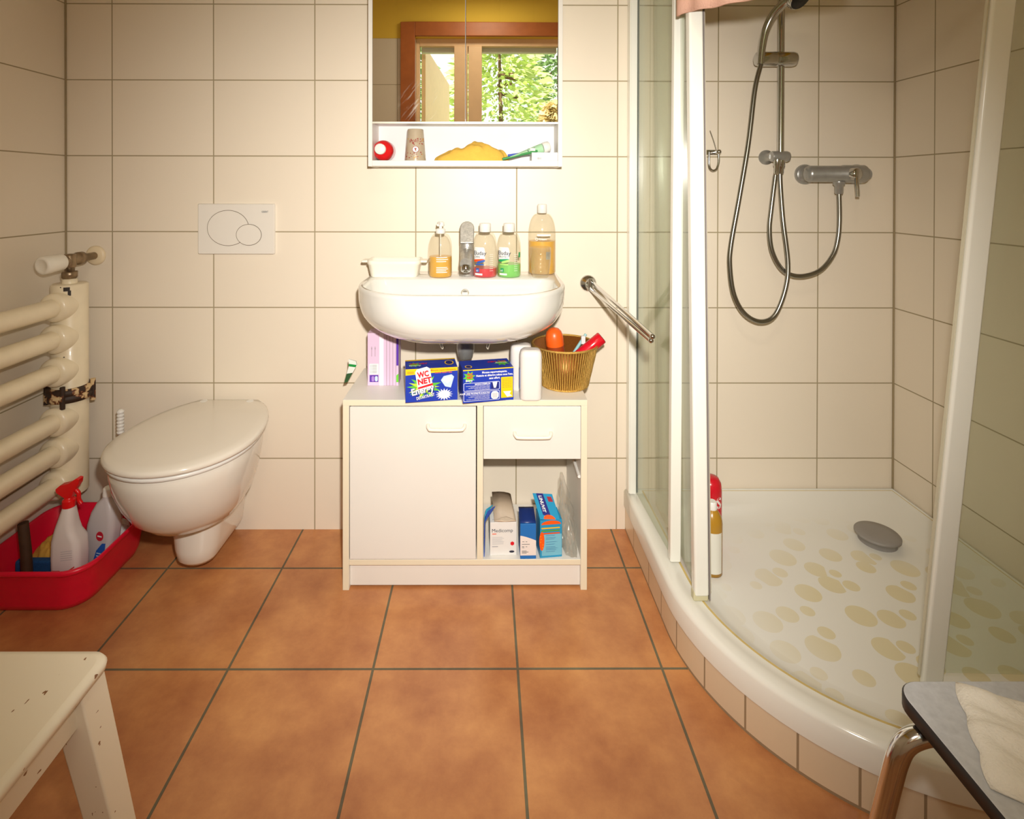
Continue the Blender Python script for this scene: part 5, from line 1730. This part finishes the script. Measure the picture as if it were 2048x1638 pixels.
# sponge and cloth
yx = at(78, 1120, -0.20)
heap('cleaning_cloth', -1.282, -0.185, .060, .050, .088, zt_, P('ochre_cloth', (214, 160, 66), 0.95, var=0.15, vscale=40, bump=.5, bscale=200), 2.7, 'crumpled ochre cloth in the red tub behind the dark stick', 'cloth', nx=26, ny=16)
spx = at(82, 1160, -0.325)
k = MB()
k.box(-1.330, -1.225, -0.262, -0.240, zt_ + .001, zt_ + .068, P('blue_sponge', (22, 70, 122), 0.95, var=0.25, vscale=120, bump=0.8, bscale=300))
spg = k.build('sponge', bevel=.006)
tag(spg, 'dark blue sponge standing in the red tub behind the dark stick', 'sponge')
# toilet brush
tbx, tby = at(241, 835, -0.100).x, -0.100
tbo = thing('toilet_brush', 'white toilet brush with ridged handle standing behind the toilet', 'toilet brush', (tbx, tby, zt_))
ztb = at(240, 819, tby).z
k = MB()
prof = [(.004, .085), (.0055, .10), (.0055, ztb - .075 - zt_)]
z = ztb - .075 - zt_
while z < ztb - .006 - zt_:
    prof += [(.0085, z), (.0105, z + .003), (.0105, z + .007), (.008, z + .010)]
    z += .0105
prof += [(.006, ztb - zt_), (.001, ztb + .001 - zt_)]
k.lathe(prof, (tbx, tby, zt_), PLAST, 18)
k.build('handle', tbo)
k = MB()
k.lathe([(.012, 0), (.024, .004), (.026, .05), (.022, .075), (.008, .088), (.001, .09)], (tbx, tby, zt_), P('white_bristle', (226, 224, 220), 0.9, bump=1.0, bscale=250), 22)
k.build('brush_head', tbo)
# ------------------------------------------------------------------ white painted stool, front left
PAINT = bpy.data.materials.new('chipped_white_paint')
PAINT.use_nodes = True
nt = PAINT.node_tree
N, L = nt.nodes, nt.links
b = N['Principled BSDF']
g = N.new('ShaderNodeNewGeometry')
n1 = N.new('ShaderNodeTexNoise')
n1.inputs['Scale'].default_value = 74
n1.inputs['Detail'].default_value = 2
mpn = N.new('ShaderNodeMapping')
mpn.inputs['Scale'].default_value = (1.6, 0.7, 1)
L.new(g.outputs['Position'], mpn.inputs[0])
L.new(mpn.outputs[0], n1.inputs['Vector'])
cr = N.new('ShaderNodeValToRGB')
cr.color_ramp.elements[0].position = 0.715
cr.color_ramp.elements[0].color = lin((238, 226, 202)) + (1,)
cr.color_ramp.elements[1].position = 0.725
cr.color_ramp.elements[1].color = lin((136, 92, 52)) + (1,)
L.new(n1.outputs['Fac'], cr.inputs[0])
L.new(cr.outputs[0], b.inputs['Base Color'])
b.inputs['Roughness'].default_value = 0.35
cs = atz(229, 1298, .45)
SX1, SY1 = cs.x, cs.y
SX0, SY0 = SX1 - .36, SY1 - .36
st = thing('stool', 'old white painted wooden stool with chipped seat at the front left', 'stool', ((SX0 + SX1) / 2, (SY0 + SY1) / 2, 0))
k = MB()
sc2 = ((SX0 + SX1) / 2, (SY0 + SY1) / 2, .18)
k.loft([rrect(sc2[0], sc2[1], .172, .172, .02, .431), rrect(sc2[0], sc2[1], .179, .179, .022, .435), rrect(sc2[0], sc2[1], .18, .18, .022, .443), rrect(sc2[0], sc2[1], .177, .177, .022, .449), rrect(sc2[0], sc2[1], .17, .17, .02, .4505)], PAINT)
k.build('seat', st)
for (x0, x1, y0, y1) in ((SX1 - .036, SX1 - .018, SY0 + .04, SY1 - .04), (SX0 + .018, SX0 + .036, SY0 + .04, SY1 - .04), (SX0 + .04, SX1 - .04, SY1 - .036, SY1 - .018), (SX0 + .04, SX1 - .04, SY0 + .018, SY0 + .036)):
    k = MB()
    k.box(x0, x1, y0, y1, .380, .431, PAINT)
    k.build('apron', st, bevel=.002)
for sx in (-1, 1):
    for sy in (-1, 1):
        xt = (SX1 - .032) if sx > 0 else (SX0 + .032)
        yt = (SY1 - .032) if sy > 0 else (SY0 + .032)
        k = MB()
        def lr(z):
            t = (.431 - z) / .431
            cx_, cy_ = xt + sx * .062 * t, yt + sy * .045 * t
            h_ = .0235 - .006 * t
            return [(cx_ - h_, cy_ - h_, z), (cx_ + h_, cy_ - h_, z), (cx_ + h_, cy_ + h_, z), (cx_ - h_, cy_ + h_, z)]
        k.loft([lr(.431), lr(0.0)], PAINT, False)
        k.build('leg', st, bevel=.003)
# ------------------------------------------------------------------ grey stool with chrome legs, front right
GL_ = P('grey_marbled_laminate', (200, 203, 208), 0.4, var=0.22, vscale=110)
cs = atz(1800, 1361, .45)
QX0, QY1 = cs.x - .013, cs.y + .001
QX1, QY0 = QX0 + .40, QY1 - .36
gs = thing('stool', 'grey laminate stool with black edge and chrome tube legs at the front right', 'stool', ((QX0 + QX1) / 2, (QY0 + QY1) / 2, 0))
qc = ((QX0 + QX1) / 2, (QY0 + QY1) / 2)
k = MB()
qh = ((QX1 - QX0) / 2, (QY1 - QY0) / 2)
k.loft([rrect(qc[0], qc[1], qh[0] - .002, qh[1] - .002, .030, .4492, 8), rrect(qc[0], qc[1], qh[0] - .003, qh[1] - .003, .029, .450, 8)], GL_, False)
so = k.build('seat', gs)
k = MB()
k.loft([rrect(qc[0], qc[1], qh[0] - .004, qh[1] - .004, .028, .429, 8), rrect(qc[0], qc[1], qh[0], qh[1], .032, .431, 8), rrect(qc[0], qc[1], qh[0], qh[1], .032, .447, 8), rrect(qc[0], qc[1], qh[0] - .0018, qh[1] - .0018, .030, .4491, 8)], BLACK)
k.build('edge_band', so)
for sx in (-1, 1):
    for sy in (-1, 1):
        xe = QX0 if sx < 0 else QX1
        ye = QY1 - .036 if sy > 0 else QY0 + .036
        pts = [(xe - sx * .12, ye - sy * .02, .415), (xe - sx * .07, ye - sy * .010, .415), (xe - sx * .03, ye - sy * .004, .4145), (xe - sx * .010, ye - sy * .002, .410), (xe + sx * .006, ye, .3985), (xe + sx * .015, ye + sy * .001, .380), (xe + sx * .0225, ye + sy * .002, .350), (xe + sx * .0375, ye + sy * .004, .28), (xe + sx * .056, ye + sy * .006, .19), (xe + sx * .092, ye + sy * .010, .014)]
        k = MB()
        k.tube(spline(pts, 7), .0125, CHROME, 18)
        lg_ = k.build('leg', gs)
        k = MB()
        k.turned([(.0150, 0), (.0150, .016), (.0130, .018)], (xe + sx * .0945, ye + sy * .0102, 0), (0, 0, 1), BLACK, 18)
        k.build('foot_cap', lg_)
k = MB()
k.box(QX0 + .06, QX1 - .06, QY1 - .075, QY1 - .045, .4015, .4285, P('dark_bracket', (60, 58, 56), 0.5))
k.build('crossbar', gs)
k = MB()
k.box(QX0 + .06, QX1 - .06, QY0 + .045, QY0 + .075, .4015, .4285, P('dark_bracket', (60, 58, 56)))
k.build('crossbar', gs)
# folded white towel on it
TWL = P('white_terry', (250, 246, 236), 0.95, var=0.05, vscale=50, bump=0.8, bscale=330)
A_, B_ = atz(1911, 1364, .4525), atz(1985, 1577, .4525)
e1 = (B_ - A_)
wT = e1.length
e1.normalize()
e2 = Vector((-e1.y, e1.x, 0))
if e2.x < 0:
    e2 = -e2
k = MB()
nx, ny = 30, 22
v, f = [], []
for lay in (0, 1):
    for j in range(ny + 1):
        for i in range(nx + 1):
            u, w_ = i / nx, j / ny
            p = A_ + e1 * (wT * (u + .015 * math.sin(w_ * 9) * (1 if u > .5 else .3))) + e2 * (.245 * w_ - .004 * abs(math.sin(u * 9)))
            ed = min(1, min(u, 1 - u, w_, 1 - w_) * 14)
            z = .4510 if lay == 0 else .4530 + .007 * math.sqrt(ed) + .006 * (mnoise.noise(Vector((u * 3 + w_ * 4, u * 9 - w_ * 5, 2))) + .6 * math.sin(u * 15 + w_ * 5)) * ed
            v.append((p.x, p.y, max(.4510, z)))
o_ = (nx + 1) * (ny + 1)
for j in range(ny):
    for i in range(nx):
        a = j * (nx + 1) + i
        f.append((o_ + a, o_ + a + 1, o_ + a + nx + 2, o_ + a + nx + 1))
        f.append((a, a + nx + 1, a + nx + 2, a + 1))
bd = [i for i in range(nx + 1)] + [j * (nx + 1) + nx for j in range(1, ny + 1)] + [ny * (nx + 1) + i for i in range(nx - 1, -1, -1)] + [j * (nx + 1) for j in range(ny - 1, 0, -1)]
for a, b2 in zip(bd, bd[1:] + bd[:1]):
    f.append((a, b2, b2 + o_, a + o_))
k.add(v, f, TWL, True)
tag(k.build('hand_towel'), 'folded white towel lying on the grey stool at the front right', 'towel')
for o_ in list(COL.objects):
    if o_.parent is None:
        n_ = o_.name.split('.')[0]
        g_ = {'descaler_box': 'blue cartons on the vanity top', 'mouthwash_bottle': 'mouthwash bottles on the basin', 'plastic_bottle': 'white plastic bottles on the vanity top', 'flat_packet': 'flat packets in the open compartment'}.get(n_)
        if n_ == 'toothbrush' and 'basket' not in o_['label']:
            g_ = 'toothbrushes on the mirror cabinet shelf'
        if g_:
            o_['group'] = g_
# ------------------------------------------------------------------ outside the window (seen in the mirror)
struct(MB().box(-14, 14, -24, YF - .16, -3.2, -3.0, P('lawn', (96, 128, 56), 0.9, var=0.3, vscale=2)).build('ground', base=(0, 0, -3)))
dk = MB()
slab(dk, (-.475, YF - .17, .9), (-.395, -4.1, .9), (-.475, YF - .17, 2.21), (-.395, -4.1, 2.21), .03, PINE)
struct(dk.build('trim_2'))
LEAF = [P('fir_green', (140, 170, 110), 0.8, var=0.35, vscale=3), P('light_green_leaf', (206, 222, 140), 0.8, var=0.3, vscale=3), P('straw_grass', (226, 206, 150), 0.8, var=0.2, vscale=3)]
BARK = P('bark', (110, 82, 58), 0.9, var=0.3)
def tree(label, x, y, h, r, kind, n=1500, seed=1, z0=-3.0, name='tree', cat='tree'):
    rnd = random.Random(seed)
    o = thing(name, label, cat, (x, y, z0))
    k = MB()
    k.tube([(x, y, z0), (x + .1, y, z0 + h * .5), (x, y, z0 + h * .95)], lambda u: .07 * (1 - u) + .02, BARK, 8)
    for i in range(14):
        z = z0 + h * (.15 + .8 * rnd.random())
        A = rnd.random() * 2 * PI
        rr_ = r * (1 - (z - z0) / h * .8) * .8
        k.tube([(x, y, z), (x + rr_ * math.cos(A), y + rr_ * math.sin(A), z - .1 * rr_ + .3 * (kind == 2))], .03, BARK, 5)
    k.build('trunk', o)
    k = MB()
    v, f = [], []
    for i in range(n):
        t = rnd.random() ** .8
        if kind == 0:
            rr_ = r * (1.05 - t) * (.05 + .95 * rnd.random() ** .5)
            z = z0 + h * (.08 + .92 * t)
        else:
            rr_ = r * math.sin(PI * (.12 + .86 * t)) * (.05 + .95 * rnd.random() ** .5)
            z = z0 + h * (.2 + .8 * t)
        A = rnd.random() * 2 * PI
        c = Vector((x + rr_ * math.cos(A), y + rr_ * math.sin(A), z))
        s_ = (.06 + .09 * rnd.random()) * (1.15 if kind == 0 else 1)
        d1 = Vector((math.cos(A), math.sin(A), -.5 + rnd.random() * .6)).normalized() * s_
        d2 = d1.orthogonal().normalized()
        d2.rotate(Matrix.Rotation(rnd.random() * PI, 3, d1.normalized()))
        d2 *= s_ * .45
        b_ = len(v)
        v += [c - d1, c + d2 * .8, c + d1, c - d2]
        f.append((b_, b_ + 1, b_ + 2, b_ + 3))
    k.add(v, f, LEAF[kind], False)
    k.build('foliage', o)
TG = 'trees outside the window'
tree('tall dark fir tree seen in the mirror through the narrow left pane', -2.3, -12.5, 11.0, 2.4, 0, 5200, 2)
tree('tall fir tree seen in the mirror through the wide right pane', 2.4, -15.5, 12.5, 3.0, 0, 6200, 4)
tree('light green leafy tree seen in the mirror through the wide right pane', 0.25, -9.6, 8.2, 1.5, 1, 5200, 5)
tree('low light green bush seen in the mirror through the narrow left pane', -1.05, -7.2, 5.0, 0.75, 1, 2600, 7, name='bush', cat='bush')
tree('pale straw coloured bush seen in the mirror at the lower right of the window', 0.98, -6.6, 5.4, 0.62, 2, 2600, 6, name='bush', cat='bush')
for o_ in list(COL.objects):
    if o_.parent is None and o_.name.split('.')[0] in ('tree', 'bush') and 'label' in o_:
        o_['group'] = 'trees outside the window' if o_.name.startswith('tree') else 'bushes outside the window'
